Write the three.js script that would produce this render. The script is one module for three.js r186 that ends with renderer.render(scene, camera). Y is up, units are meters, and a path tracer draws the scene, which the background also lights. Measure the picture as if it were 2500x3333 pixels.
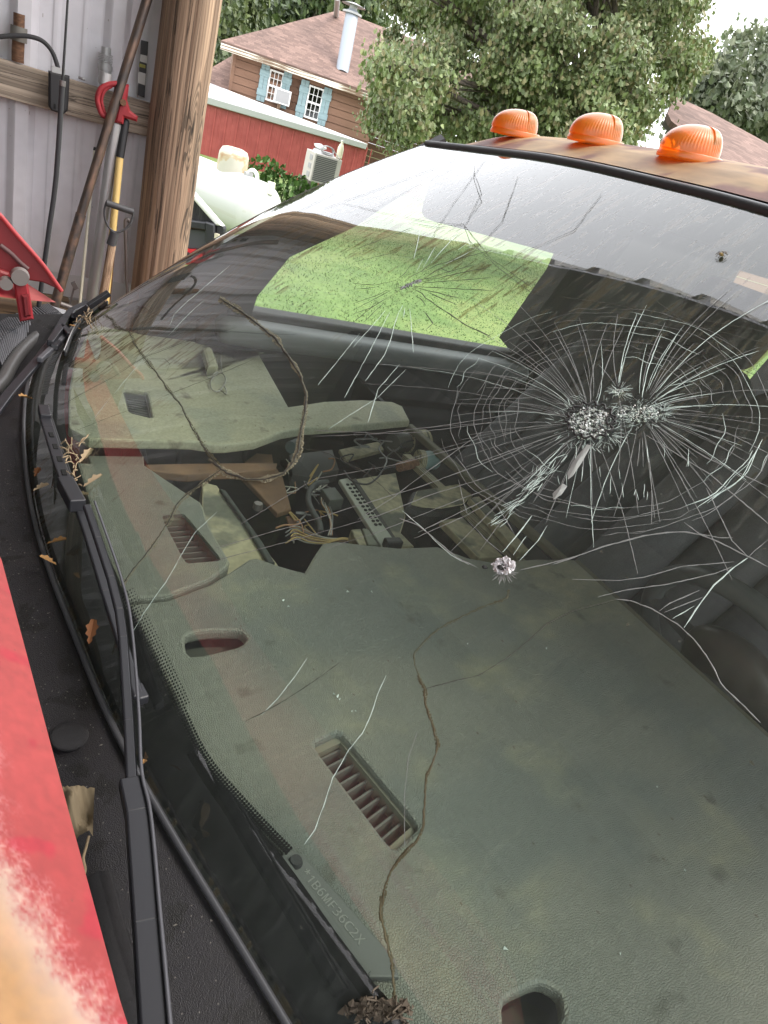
import * as THREE from 'three';
import { mergeGeometries, mergeVertices } from 'three/addons/utils/BufferGeometryUtils.js';
import { RoundedBoxGeometry } from 'three/addons/geometries/RoundedBoxGeometry.js';
import { FontLoader } from 'three/addons/loaders/FontLoader.js';
import { TextGeometry } from 'three/addons/geometries/TextGeometry.js';

// ---------------------------------------------------------------- camera, sky, sun, exposure
const V3 = (x, y, z) => new THREE.Vector3(x, y, z);
const scene = new THREE.Scene();
const FOC = 1475, CX = 829.5, CY = 1106;                    // pinhole in units of a 1659 x 2212 picture
const ROLL = 18 * Math.PI / 180, PITCH = 27.3 * Math.PI / 180, YAW = 34.5 * Math.PI / 180;
const EYE = V3(0, 1.85, 0.75);
const fwdH = V3(Math.sin(YAW), 0, -Math.cos(YAW)), rgt0 = V3(Math.cos(YAW), 0, Math.sin(YAW)), UP = V3(0, 1, 0);
const FWD = fwdH.clone().multiplyScalar(Math.cos(PITCH)).addScaledVector(UP, -Math.sin(PITCH));
const up0 = fwdH.clone().multiplyScalar(Math.sin(PITCH)).addScaledVector(UP, Math.cos(PITCH));
const AX = rgt0.clone().multiplyScalar(Math.cos(ROLL)).addScaledVector(up0, Math.sin(ROLL));
const AY = rgt0.clone().multiplyScalar(-Math.sin(ROLL)).addScaledVector(up0, Math.cos(ROLL));
const camera = new THREE.PerspectiveCamera(2 * Math.atan(CY / FOC) * 180 / Math.PI, 768 / 1024, 0.03, 400);
camera.position.copy(EYE);
camera.quaternion.setFromRotationMatrix(new THREE.Matrix4().makeBasis(AX, AY, FWD.clone().negate()));
scene.add(camera);
const renderer = new THREE.WebGLRenderer({ antialias: true });
renderer.setSize(768, 1024);
renderer.toneMapping = THREE.LinearToneMapping;
renderer.toneMappingExposure = 2.9;
renderer.shadowMap.enabled = true;

// seeded numbers and noise
let seed = 12345;
const rnd = () => { seed = (seed + 0x6D2B79F5) | 0; let t = Math.imul(seed ^ (seed >>> 15), 1 | seed); t = (t + Math.imul(t ^ (t >>> 7), 61 | t)) ^ t; return ((t ^ (t >>> 14)) >>> 0) / 4294967296; };
const rr = (a, b) => a + (b - a) * rnd();
const hash2 = (x, y, s) => { let h = Math.imul(x, 374761393) ^ Math.imul(y, 668265263) ^ Math.imul(s + 7, 1442695041); h = Math.imul(h ^ (h >>> 13), 1274126177); return ((h ^ (h >>> 16)) >>> 0) / 4294967296; };
// value noise; tiles every (px, py) cells when given
const vnoise = (x, y, s = 0, px = 0, py = 0) => {
  const xi = Math.floor(x), yi = Math.floor(y), fx = x - xi, fy = y - yi, m = (a, p) => p ? ((a % p) + p) % p : a;
  const u = fx * fx * (3 - 2 * fx), v = fy * fy * (3 - 2 * fy);
  const a = hash2(m(xi, px), m(yi, py), s), b = hash2(m(xi + 1, px), m(yi, py), s), c = hash2(m(xi, px), m(yi + 1, py), s), d = hash2(m(xi + 1, px), m(yi + 1, py), s);
  return (a + (b - a) * u) + ((c + (d - c) * u) - (a + (b - a) * u)) * v;
};
const fbm = (x, y, o = 4, s = 0, px = 0, py = 0) => { let f = 0, a = .5, t = 0; for (let k = 0; k < o; k++) { f += a * vnoise(x, y, s + k * 17, px, py); t += a; a *= .5; x *= 2; y *= 2; px *= 2; py *= 2; } return f / t; };
const sat = (x) => Math.min(1, Math.max(0, x));
const sstep = (a, b, x) => { const t = sat((x - a) / (b - a)); return t * t * (3 - 2 * t); };
const mix = (a, b, t) => a + (b - a) * t;
const mix3 = (a, b, t) => [mix(a[0], b[0], t), mix(a[1], b[1], t), mix(a[2], b[2], t)];

{ // a high, even overcast sky with soft cloud structure
  const w = 512, h = 256, d = new Float32Array(w * h * 4);
  for (let j = 0; j < h; j++) for (let i = 0; i < w; i++) {
    const el = ((j + .5) / h - .5) * Math.PI, az = i / w * Math.PI * 2, e = Math.max(0, Math.sin(el));
    const n = fbm(Math.cos(az) * 2.2 * Math.cos(el) + 9, Math.sin(az) * 2.2 * Math.cos(el) + 9 + e * 2, 5, 3);
    const l = (0.92 + 0.42 * e) * (0.9 + 0.22 * n), k = (j * w + i) * 4;
    d[k] = l * .985; d[k + 1] = l; d[k + 2] = l * 1.045; d[k + 3] = 1;
  }
  const t = new THREE.DataTexture(d, w, h, THREE.RGBAFormat, THREE.FloatType);
  t.mapping = THREE.EquirectangularReflectionMapping; t.magFilter = t.minFilter = THREE.LinearFilter; t.needsUpdate = true;
  scene.background = t; scene.environment = t; scene.environmentIntensity = 1; scene.backgroundIntensity = 1;
}
const sun = new THREE.DirectionalLight(0xfff4e6, 1.1);
sun.position.set(14, 22, 3); sun.target.position.set(0, 0, -4); scene.add(sun, sun.target);
sun.castShadow = true; sun.shadow.radius = 40; sun.shadow.mapSize.set(2048, 2048);
Object.assign(sun.shadow.camera, { left: -30, right: 30, top: 30, bottom: -30, near: 1, far: 90 });

// ---------------------------------------------------------------- helpers
const ray = (u, v) => AX.clone().multiplyScalar((u - CX) / FOC).addScaledVector(AY, -(v - CY) / FOC).add(FWD);
const atY = (u, v, y) => { const d = ray(u, v); return EYE.clone().addScaledVector(d, (y - EYE.y) / d.y); };
const atZ = (u, v, z) => { const d = ray(u, v); return EYE.clone().addScaledVector(d, (z - EYE.z) / d.z); };
const atX = (u, v, x) => { const d = ray(u, v); return EYE.clone().addScaledVector(d, (x - EYE.x) / d.x); };
const atD = (u, v, D) => EYE.clone().addScaledVector(ray(u, v), D);
const atPlane = (u, v, P, n) => { const d = ray(u, v); return EYE.clone().addScaledVector(d, P.clone().sub(EYE).dot(n) / d.dot(n)); };
const toPx = (p) => { const d = p.clone().sub(EYE), z = d.dot(FWD); return [CX + FOC * d.dot(AX) / z, CY - FOC * d.dot(AY) / z]; };
// a reading of the photograph: window corner (x0, y0) and width w of the 2500 x 3333 original, shown 1659 wide
const Zm = (x0, y0, w) => (a, b) => [(x0 + a * w / 1659) * .6636, (y0 + b * w / 1659) * .6636];

const off = new Map(), used = new Map();
const numbered = (n) => { const k = used.get(n) || 0; used.set(n, k + 1); return k ? `${n}_${String(k).padStart(3, '0')}` : n; };
function shadow(m) { m.castShadow = m.receiveShadow = true; return m; }
function thing(name, label, category, base = V3(0, 0, 0), group) {
  const g = new THREE.Group(); g.name = numbered(name); g.position.copy(base); scene.add(g); off.set(g, base.clone());
  g.userData = { label, category }; if (group) g.userData.group = group; return g;
}
// a part given in world coordinates
function part(name, geo, mat, parent, extra) {
  const o = off.get(parent); geo.translate(-o.x, -o.y, -o.z);
  const m = shadow(new THREE.Mesh(geo, mat)); m.name = name; parent.add(m); off.set(m, o); if (extra) Object.assign(m.userData, extra); return m;
}
// a part that shares a geometry, placed at a world position
function partAt(name, geo, mat, parent, p, q, s) {
  const o = off.get(parent), m = shadow(new THREE.Mesh(geo, mat)); m.name = name; m.position.copy(p).sub(o);
  if (q) m.quaternion.copy(q); if (s) m.scale.copy(s); parent.add(m); off.set(m, V3(0, 0, 0)); return m;
}
function single(name, geo, mat, label, category, group, kind) {
  geo.computeBoundingBox(); const b = geo.boundingBox, c = V3((b.min.x + b.max.x) / 2, b.min.y, (b.min.z + b.max.z) / 2);
  geo.translate(-c.x, -c.y, -c.z); const m = shadow(new THREE.Mesh(geo, mat)); m.name = numbered(name); m.position.copy(c); scene.add(m);
  m.userData = { label, category }; if (group) m.userData.group = group; if (kind) m.userData.kind = kind; off.set(m, c); return m;
}
function struct(name, geo, mat) { const m = shadow(new THREE.Mesh(geo, mat)); m.name = numbered(name); m.userData = { kind: 'structure' }; scene.add(m); off.set(m, V3(0, 0, 0)); return m; }

const merge = (l) => mergeGeometries(l.map((g) => { g = g.index ? g.toNonIndexed() : g; for (const k of Object.keys(g.attributes)) if (!['position', 'normal', 'uv'].includes(k)) g.deleteAttribute(k); return g; }));
const box = (x0, x1, y0, y1, z0, z1, r = 0) => { const g = r ? new RoundedBoxGeometry(x1 - x0, y1 - y0, z1 - z0, 2, r) : new THREE.BoxGeometry(x1 - x0, y1 - y0, z1 - z0); g.translate((x0 + x1) / 2, (y0 + y1) / 2, (z0 + z1) / 2); return g; };
// box along a segment, width w (across), height h
function bar(a, b, w, h, up = UP, r = 0) {
  const d = b.clone().sub(a), L = d.length(), z = d.clone().normalize(), x = up.clone().cross(z).normalize(), y = z.clone().cross(x);
  const g = r ? new RoundedBoxGeometry(w, h, L, 2, r) : new THREE.BoxGeometry(w, h, L);
  g.applyMatrix4(new THREE.Matrix4().makeBasis(x, y, z).setPosition(a.clone().add(b).multiplyScalar(.5))); return g;
}
function rod(a, b, r0, r1 = r0, n = 12) {
  const d = b.clone().sub(a), g = new THREE.CylinderGeometry(r1, r0, d.length(), n, 1);
  g.applyQuaternion(new THREE.Quaternion().setFromUnitVectors(UP, d.clone().normalize())); const m = a.clone().add(b).multiplyScalar(.5); g.translate(m.x, m.y, m.z); return g;
}
const tube = (pts, r, n = 6, seg) => new THREE.TubeGeometry(new THREE.CatmullRomCurve3(pts), seg || pts.length * 5, r, n, false);
// flat plate over a polygon of [x, z] world points, from y0 to y1, with holes; uv in metres
function plate(poly, y0, y1, holes = [], bevel = .002) {
  const sh = new THREE.Shape(poly.map(([x, z]) => new THREE.Vector2(x, -z)));
  for (const h of holes) sh.holes.push(new THREE.Path(h.map(([x, z]) => new THREE.Vector2(x, -z))));
  const g = new THREE.ExtrudeGeometry(sh, { depth: y1 - y0 - 2 * bevel, bevelEnabled: bevel > 0, bevelThickness: bevel, bevelSize: bevel, bevelOffset: -bevel, bevelSegments: 2, curveSegments: 6 });
  g.rotateX(-Math.PI / 2); g.translate(0, y0 + bevel, 0); return g;
}
// plate in a vertical frame: origin O, along e, up y, thickness t behind the front (front at O + n*f)
function wallPlate(F, poly, t, f = 0, holes = [], bevel = 0) {
  const sh = new THREE.Shape(poly.map(([s, h]) => new THREE.Vector2(s, h)));
  for (const h of holes) sh.holes.push(new THREE.Path(h.map(([s, q]) => new THREE.Vector2(s, q))));
  const g = new THREE.ExtrudeGeometry(sh, { depth: t - 2 * bevel, bevelEnabled: bevel > 0, bevelThickness: bevel, bevelSize: bevel, bevelOffset: -bevel, bevelSegments: 1, curveSegments: 6 });
  g.translate(0, 0, f - t + bevel); g.applyMatrix4(new THREE.Matrix4().makeBasis(F.e, UP, F.n).setPosition(F.O)); return g;
}
const frame = (O, e) => { const n = e.clone().cross(UP).normalize(); if (n.dot(EYE.clone().sub(O)) < 0) { e = e.clone().negate(); n.negate(); } return { O, e, n }; };
const inFrame = (F, u, v, f = 0) => { const p = atPlane(u, v, F.O.clone().addScaledVector(F.n, f), F.n).sub(F.O); return [p.dot(F.e), p.y]; };
const fromFrame = (F, s, h, f = 0) => F.O.clone().addScaledVector(F.e, s).addScaledVector(UP, h).addScaledVector(F.n, f);
// uv in metres from position and the strongest axis of the normal
function boxUV(g) {
  if (g.index) g = g.toNonIndexed(); if (!g.attributes.normal) g.computeVertexNormals();
  const p = g.attributes.position, n = g.attributes.normal, uv = new Float32Array(p.count * 2);
  for (let i = 0; i < p.count; i += 3) {
    let ax = 0, ay = 0, az = 0; for (let k = 0; k < 3; k++) { ax += Math.abs(n.getX(i + k)); ay += Math.abs(n.getY(i + k)); az += Math.abs(n.getZ(i + k)); }
    for (let k = 0; k < 3; k++) { const x = p.getX(i + k), y = p.getY(i + k), z = p.getZ(i + k); const [a, b] = ay >= ax && ay >= az ? [x, z] : ax >= az ? [z, y] : [x, y]; uv[(i + k) * 2] = a; uv[(i + k) * 2 + 1] = b; }
  }
  g.setAttribute('uv', new THREE.BufferAttribute(uv, 2)); return g;
}
// a grid surface from f(u, v) with uv either (u, v) or given
function surf(nu, nv, f, uvf) {
  const P = [], U = [], I = [];
  for (let j = 0; j <= nv; j++) for (let i = 0; i <= nu; i++) { const u = i / nu, v = j / nv, p = f(u, v); P.push(p.x, p.y, p.z); const q = uvf ? uvf(u, v, p) : [u, v]; U.push(q[0], q[1]); }
  for (let j = 0; j < nv; j++) for (let i = 0; i < nu; i++) { const a = j * (nu + 1) + i, b = a + 1, c = a + nu + 1, d = c + 1; I.push(a, b, d, a, d, c); }
  const g = new THREE.BufferGeometry(); g.setAttribute('position', new THREE.Float32BufferAttribute(P, 3)); g.setAttribute('uv', new THREE.Float32BufferAttribute(U, 2)); g.setIndex(I); g.computeVertexNormals(); return g;
}
// textures
function tex(w, h, fn, srgb = true, rep = [1, 1]) {
  const d = new Uint8Array(w * h * 4);
  for (let j = 0; j < h; j++) for (let i = 0; i < w; i++) { const c = fn(i / w, j / h, i, j), k = (j * w + i) * 4; d[k] = sat(c[0] / 255) * 255; d[k + 1] = sat(c[1] / 255) * 255; d[k + 2] = sat(c[2] / 255) * 255; d[k + 3] = 255; }
  const t = new THREE.DataTexture(d, w, h, THREE.RGBAFormat); t.wrapS = t.wrapT = THREE.RepeatWrapping; t.magFilter = THREE.LinearFilter; t.minFilter = THREE.LinearMipmapLinearFilter; t.generateMipmaps = true;
  if (srgb) t.colorSpace = THREE.SRGBColorSpace; t.repeat.set(...rep); t.needsUpdate = true; return t;
}
const grey = (w, h, fn, rep) => tex(w, h, (u, v, i, j) => { const g = 255 * fn(u, v, i, j); return [g, g, g]; }, false, rep);
const std = (o) => new THREE.MeshStandardMaterial(o);
const phy = (o) => new THREE.MeshPhysicalMaterial(o);
const lin = (r, g, b) => new THREE.Color().setRGB(r, g, b);

// ---------------------------------------------------------------- ground
const grassTex = tex(1024, 1024, (u, v) => {
  const a = fbm(u * 8, v * 8, 5, 1, 8, 8), b = fbm(u * 90, v * 90, 3, 5, 90, 90), c = fbm(u * 3, v * 3, 3, 9, 3, 3);
  let k = mix3([88, 112, 60], [106, 128, 70], sat(a * 1.6 - .35)); k = mix3(k, [124, 132, 80], sstep(.52, .8, c) * .55 + sstep(.6, .85, b) * .3);
  const f = .92 + .16 * b; return [k[0] * f, k[1] * f, k[2] * f];
}, true, [1 / 5, 1 / 5]);
const grassBump = grey(512, 512, (u, v) => fbm(u * 120, v * 120, 3, 5, 120, 120), [1 / 2.5, 1 / 2.5]);
{
  const g = new THREE.PlaneGeometry(400, 400, 1, 1); g.rotateX(-Math.PI / 2); const p = g.attributes.position, uv = g.attributes.uv;
  for (let i = 0; i < p.count; i++) uv.setXY(i, p.getX(i), p.getZ(i));
  struct('lawn', g, std({ map: grassTex, bumpMap: grassBump, bumpScale: .015, roughness: 1 }));
}
const dirtTex = tex(512, 512, (u, v) => { const a = fbm(u * 6, v * 6, 6, 2, 6, 6), b = fbm(u * 60, v * 60, 2, 7, 60, 60); const k = mix3([96, 82, 66], [138, 122, 102], a); const f = .8 + .4 * b; return [k[0] * f, k[1] * f, k[2] * f]; }, true, [.5, .5]);
{ const g = plate([[-9.5, -2.9], [1.5, -2.9], [1.8, 2.4], [-9.5, 2.4]], -.05, .012, [], 0); struct('dirt_floor', g, std({ map: dirtTex, roughness: 1 })); }

// ---------------------------------------------------------------- shed the truck's nose stands in
const woodTex = (seedN, c0, c1, crack, w = 512, h = 512, kn = []) => tex(w, h, (u, v) => {
  let x = u, y = v, warp = 0; for (const [ku, kv, r] of kn) { const dx = (u - ku) / r, dy = (v - kv) / (r * 2.6), d = Math.exp(-(dx * dx + dy * dy)); warp += d * Math.sin(6 * Math.atan2(dy, dx) * .5 + 3) * .06; x += dx * d * r * .75; warp += d * .05 * Math.cos(dy * 5); }
  const g1 = fbm(x * 34 + warp * 20 + fbm(x * 4, y * 3, 3, seedN + 3, 4, 3) * 3.2, y * 3, 4, seedN, 0, 3), g2 = fbm(x * 130, y * 5, 2, seedN + 9, 130, 5), b = fbm(x * 3, y * 2.5, 3, seedN + 20, 3, 0);
  let k = mix3(c0, c1, sat(g1 * 1.5 - .28)); k = mix3(k, [c0[0] * .62, c0[1] * .58, c0[2] * .55], sat(b * 2 - 1.1)); const f = .78 + .42 * g2; let dark = 1;
  if (g1 > .47 && g1 < .505) dark = crack; for (const [ku, kv, r] of kn) { const d = Math.hypot((u - ku) / r, (v - kv) / (r * 1.4)); if (d < .3) dark *= .35 + d * 1.4; if (d < 1.2) dark *= .86 + .14 * Math.cos(d * 26); }
  return [k[0] * f * dark, k[1] * f * dark, k[2] * f * dark];
});
const shed = thing('pole_shed', 'open pole shed with grey ribbed metal wall and round wooden corner post', 'shed', V3(-2, 0, 0));
// ribbed sheet profile: major rib every .305 m, two low stiffeners between
function ribProfile(x) { const t = ((x / .305) % 1 + 1) % 1, rib = (c, w, top, h) => { const d = Math.abs(t - c); return d > w ? 0 : d < top ? h : h * (w - d) / (w - top); }; return rib(.5, .15, .075, .032) + rib(.16, .05, .022, .005) + rib(.84, .05, .022, .005); }
function ribSheet(len, height, map, dx = .0061, phase = 0) {   // map(s, h, out) -> world point
  const P = [], I = [], U = [], st = []; for (let s = 0; s <= len + 1e-6; s += dx) st.push(s);
  const keep = st.filter((s, i) => i === 0 || i === st.length - 1 || Math.abs(ribProfile(st[i - 1] + phase) - 2 * ribProfile(s + phase) + ribProfile(st[i + 1] + phase)) > 1e-6);
  keep.forEach((s) => { for (const h of [0, height]) { const p = map(s, h, ribProfile(s + phase)); P.push(p.x, p.y, p.z); U.push(s, h); } });
  for (let i = 0; i < keep.length - 1; i++) { const a = i * 2; I.push(a, a + 2, a + 3, a, a + 3, a + 1); }
  const g = new THREE.BufferGeometry(); g.setAttribute('position', new THREE.Float32BufferAttribute(P, 3)); g.setAttribute('uv', new THREE.Float32BufferAttribute(U, 2)); g.setIndex(I);
  const f = g.toNonIndexed(); f.computeVertexNormals(); return f;
}
const metalTex = tex(1024, 1024, (u, v) => { const a = fbm(u * 5, v * 2, 4, 30, 5, 2), b = fbm(u * 60, v * 60, 2, 31, 60, 60), c = vnoise(u * 300, v * 200, 32, 300, 200); let k = mix3([204, 202, 208], [220, 218, 222], a); if (c > .988) k = mix3(k, [120, 110, 104], .7); const s = sstep(.62, .8, fbm(u * 9, v * 3, 4, 35, 9, 3)); k = mix3(k, [176, 166, 152], s * .35); const f = .97 + .05 * b; return [k[0] * f, k[1] * f, k[2] * f]; }, true, [.5, .5]);
const wallMat = std({ map: metalTex, roughness: .45, metalness: 0 });
const ZW = -2.5;
{
  const xr = atZ(52, 20, ZW).x, x0 = -6, ph = ((x0 - (xr + .305 / 2)) % .305 + .305) % .305, x1 = .60;
  part('wall_sheet', ribSheet(x1 - x0, 2.25, (s, h, o) => V3(x0 + s, 1.0 + h, ZW + o), .0061, ph), wallMat, shed);
  part('wall_flashing', box(x0, .6, .9, 1.04, ZW - .05, ZW - .012), std({ color: lin(.55, .55, .55), roughness: .7 }), shed);
  part('corner_trim', box(.56, .60, .9, 3.2, ZW + .004, ZW + .045), std({ color: lin(.62, .62, .62), roughness: .5 }), shed);
  const oldWood = std({ map: woodTex(50, [122, 110, 98], [182, 168, 152], .6), roughness: .9, bumpMap: null });
  const yT = atZ(0, 128, ZW + .045).y, yB = atZ(0, 211, ZW + .045).y, yT2 = atZ(218, 187, ZW + .045).y, yB2 = atZ(222, 264, ZW + .045).y;
  const gb = box(-6, .55, (yB + yB2) / 2, (yT + yT2) / 2, ZW + .033, ZW + .075, .004);
  { const p = gb.attributes.position, uv = gb.attributes.uv; for (let i = 0; i < p.count; i++) uv.setXY(i, p.getY(i) * 2.2 + p.getZ(i), p.getX(i) * .5); }
  part('girt_board', gb, oldWood, shed);
  const sb = box(-6, .3, .74, .915, ZW + .03, ZW + .24, .012); { const p = sb.attributes.position, uv = sb.attributes.uv; for (let i = 0; i < p.count; i++) uv.setXY(i, p.getY(i) * 1.6 + p.getZ(i) * 1.6, p.getX(i) * .5); }
  part('sill_timber', sb, std({ map: woodTex(60, [70, 56, 44], [146, 122, 94], .5), roughness: .95 }), shed);
  part('stem_wall', box(-6, .6, 0, .9, ZW - .1, ZW + .02), std({ color: lin(.28, .27, .25), roughness: .95 }), shed);
}
const YR = 3.2, XE = .715;
{
  part('eave_board', box(-9, .69, 3.2, 3.6, -2.83, -2.8), wallMat, shed);
  const dark = std({ color: lin(.3, .3, .3), roughness: .6 });
  part('gable_sheet', ribSheet(4.5, .9, (s, h, o) => V3(XE - .012 + o, YR - .04 + h, -2.75 + s), .0061, .1), wallMat, shed);
  part('roof_sheet', ribSheet(4.6, 9.6, (s, h, o) => V3(XE - .02 - h, YR + .02 + o + h * .02, -2.8 + s), .0061, .06), dark, shed);
  for (let k = 0; k < 7; k++) part('roof_purlin', box(-.25 - k * 1.35, -.21 - k * 1.35, YR - .12, YR + .015, -2.7, 1.75), std({ color: lin(.12, .1, .08), roughness: .9 }), shed);
  part('back_wall_sheet', box(-9.1, -9.0, 0, 3.6, -2.75, 1.76), wallMat, shed);
  part('added_side_wall', box(-9, -1.7, 0, 3.6, 1.76, 1.8), wallMat, shed);  // unseen wall, added to keep light out of the shed interior
  part('rear_wall_run', box(-9, -6.002, 0, 3.3, ZW - .03, ZW + .01), wallMat, shed);
  const pc = atZ(372, 300, -2.34), pw = [[.35, .62, .09], [.62, .25, .05], [.1, .4, .06]];
  const kp = atZ(328, 362, -2.25); const kv = kp.y / 3.3;
  const postTex = woodTex(70, [112, 90, 74], [176, 150, 126], .62, 1024, 1024, [[.345, kv, .045], [.5, .86, .03], [.43, kv + .06, .03]]);
  const postBump = grey(512, 1024, (u, v) => fbm(u * 60 + fbm(u * 5, v * 4, 3, 3, 5, 4) * 3, v * 6, 4, 71, 0, 6));
  // u = .25 faces the truck side; camera side around u = .35
  const pg = surf(40, 24, (u, v) => { const a = (u * 2 - .5) * Math.PI, r = .105 - v * .006 + .003 * Math.sin(a * 3 + v * 5) + .002 * Math.sin(v * 21 + a); return V3(pc.x + v * .02 + r * Math.cos(a), v * 3.25, pc.z + r * Math.sin(a)); });
  part('corner_post', pg, std({ map: postTex, bumpMap: postBump, bumpScale: .006, roughness: .92 }), shed);
  part('post', rod(V3(-2.2, 0, 1.65), V3(-2.2, 3.2, 1.65), .1), std({ map: postTex, roughness: .92 }), shed);
}

// ---------------------------------------------------------------- things along the shed wall
const M = {
  steel: std({ color: lin(.17, .155, .15), roughness: .5, metalness: .55 }), galv: std({ color: lin(.42, .42, .42), roughness: .5, metalness: .5 }),
  rust: std({ map: tex(256, 256, (u, v) => { const a = fbm(u * 8, v * 8, 5, 81, 8, 8); return mix3([84, 62, 50], [150, 112, 84], a); }), roughness: .85, metalness: .2 }),
  black: std({ color: lin(.02, .02, .022), roughness: .55 }), rubber: std({ color: lin(.035, .035, .038), roughness: .75 }),
  yellow: std({ color: lin(.72, .52, .2), roughness: .45 }), cream: std({ color: lin(.72, .7, .56), roughness: .5 }),
  redPaint: std({ map: tex(256, 256, (u, v) => { const a = fbm(u * 10, v * 10, 4, 84, 10, 10); return mix3([128, 26, 34], [176, 58, 64], a); }), roughness: .6 }),
  handleWood: std({ map: woodTex(90, [120, 92, 70], [190, 166, 140], .7, 256, 256), roughness: .85 }),
};
const rustySteel = std({ map: tex(256, 512, (u, v) => { const a = fbm(u * 6, v * 14, 5, 95, 6, 14); return mix3([70, 64, 62], [124, 98, 82], sat(a * 2 - .6)); }), roughness: .5, metalness: .45 });
{ // long steel pipe
  const t = thing('steel_pipe', 'long dark rusty steel pipe leaning diagonally across the metal wall', 'pipe', V3(0, .9, -2.2));
  part('shaft', rod(atZ(330, -40, -2.36), atZ(174, 465, -2.24), .0165, .0165, 16), rustySteel, t);
  part('lower_sleeve', rod(atZ(175, 462, -2.24), atZ(116, 668, -2.16), .0185, .0185, 16), rustySteel, t);
}
{ // frost-proof hydrant
  const t = thing('yard_hydrant', 'yard hydrant with red cast iron lever head on galvanised pipe', 'hydrant', V3(.3, .8, -2.35));
  const z = -2.33, h = Zm(0, 0, 700), q = (a, b, zz = z) => atZ(...h(a, b), zz);
  part('pipe', rod(atZ(197, 650, z), q(893, 950), .0205, .0205, 18), M.galv, t);
  const P = [[885, 655], [990, 650], [985, 700], [975, 770], [1000, 850], [1060, 895], [1050, 935], [955, 905], [945, 955], [880, 940], [895, 850], [915, 770], [885, 700]];
  const F = frame(V3(0, 0, z), V3(1, 0, 0)), W = P.map(([a, b]) => inFrame(F, ...h(a, b)));
  part('head_casting', wallPlate(F, W, .05, .025, [], .008), M.redPaint, t);
  const lv = [[905, 645], [830, 655], [775, 690], [752, 760], [765, 830], [790, 885], [830, 905]].map(([a, b]) => q(a, b, z + .02));
  part('lever_handle', tube(lv, .0095, 8), M.redPaint, t);
  part('lever_spine', tube(lv.slice(1, 6).map((p) => p.clone().add(V3(.014, 0, 0))), .006, 6), M.redPaint, t);
  part('pivot_bolt', rod(q(950, 790, z + .02), q(950, 790, z + .045), .012, .012, 6), M.rust, t);
  part('riser_pipe', rod(q(805, 650), q(815, 560), .0225, .0225, 16), M.galv, t);
}
{ // yellow handled tool
  const t = thing('garden_tool', 'tool with smooth yellow shaft and black rubber grip against the wall', 'tool', V3(.3, .8, -2.3)); const h = Zm(0, 0, 700);
  part('shaft', rod(atZ(228, 655, -2.26), atZ(...h(925, 1215), -2.31), .0135, .0135, 14), M.yellow, t);
  part('grip', rod(atZ(...h(925, 1215), -2.31), atZ(...h(968, 945), -2.33), .0148, .0148, 14), M.black, t);
  part('grip_end', new THREE.SphereGeometry(.0148, 12, 8).translate(...atZ(...h(968, 945), -2.33).toArray()), M.black, t);
}
{ // shovel with D grip
  const t = thing('shovel', 'shovel with grey D shaped grip and weathered wooden shaft', 'shovel', V3(.3, .8, -2.2)); const h = Zm(0, 500, 700), z = -2.2, q = (a, b, zz = z) => atZ(...h(a, b), zz);
  const grip = std({ color: lin(.055, .055, .06), roughness: .6 });
  part('shaft', rod(atZ(219, 662, -2.14), q(865, 700), .0165, .0155, 14), M.handleWood, t);
  part('ferrule', rod(q(858, 705), q(885, 605), .018, .0165, 14), grip, t);
  part('yoke', tube([[822, 370], [805, 440], [812, 510], [845, 575], [890, 605], [945, 595], [1000, 545], [1025, 480], [1028, 440]].map(([a, b]) => q(a, b)), .0042, 6), grip, t);
  part('grip_bar', rod(q(820, 380), q(1028, 450), .012, .012, 14), grip, t);
}
{ const h = Zm(0, 0, 700), t = thing('white_rod', 'slim cream coloured plastic rod with dark tip leaning on the wall', 'rod', V3(.2, .8, -2.4)); part('shaft', rod(atZ(172, 662, -2.3), atZ(...h(732, 1160), -2.4), .006, .006, 10), M.cream, t); part('tip', rod(atZ(...h(732, 1160), -2.4), atZ(...h(733, 1135), -2.4), .0068, .005, 10), M.black, t); }
{ const h = Zm(0, 500, 700), q = (a, b) => atZ(...h(a, b), -2.3); single('hooked_bar', tube([q(1000, 535), q(990, 505), q(970, 515), q(966, 560), q(970, 700), q(976, 900), q(982, 1110)], .0065, 8, 60), M.steel, 'black bar with hooked top standing beside the round post', 'bar'); }
{ const h = Zm(0, 500, 700), q = (a, b) => atZ(...h(a, b), -2.32); single('brown_stake', rod(q(840, 1160), q(893, 560), .0065, .0065, 8), M.rust, 'thin rusty brown stake behind the shovel shaft', 'stake'); }
{ const h = Zm(0, 500, 700), q = (a, b) => atZ(...h(a, b), -2.25), t = thing('angle_bar', 'short dark steel bar with square head near the sill timber', 'bar', V3(.2, .8, -2.25)); part('stem', bar(q(535, 1175), q(572, 1030), .009, .006), M.steel, t); part('head', bar(q(560, 1025), q(592, 1012), .02, .026), M.steel, t); }
{ const h = Zm(0, 500, 700), q = (a, b) => atZ(...h(a, b), -2.2); single('short_pipe', rod(q(425, 1145), q(580, 1200), .0105, .0105, 12), M.steel, 'short dark pipe lying on the sill timber', 'pipe'); }
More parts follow.
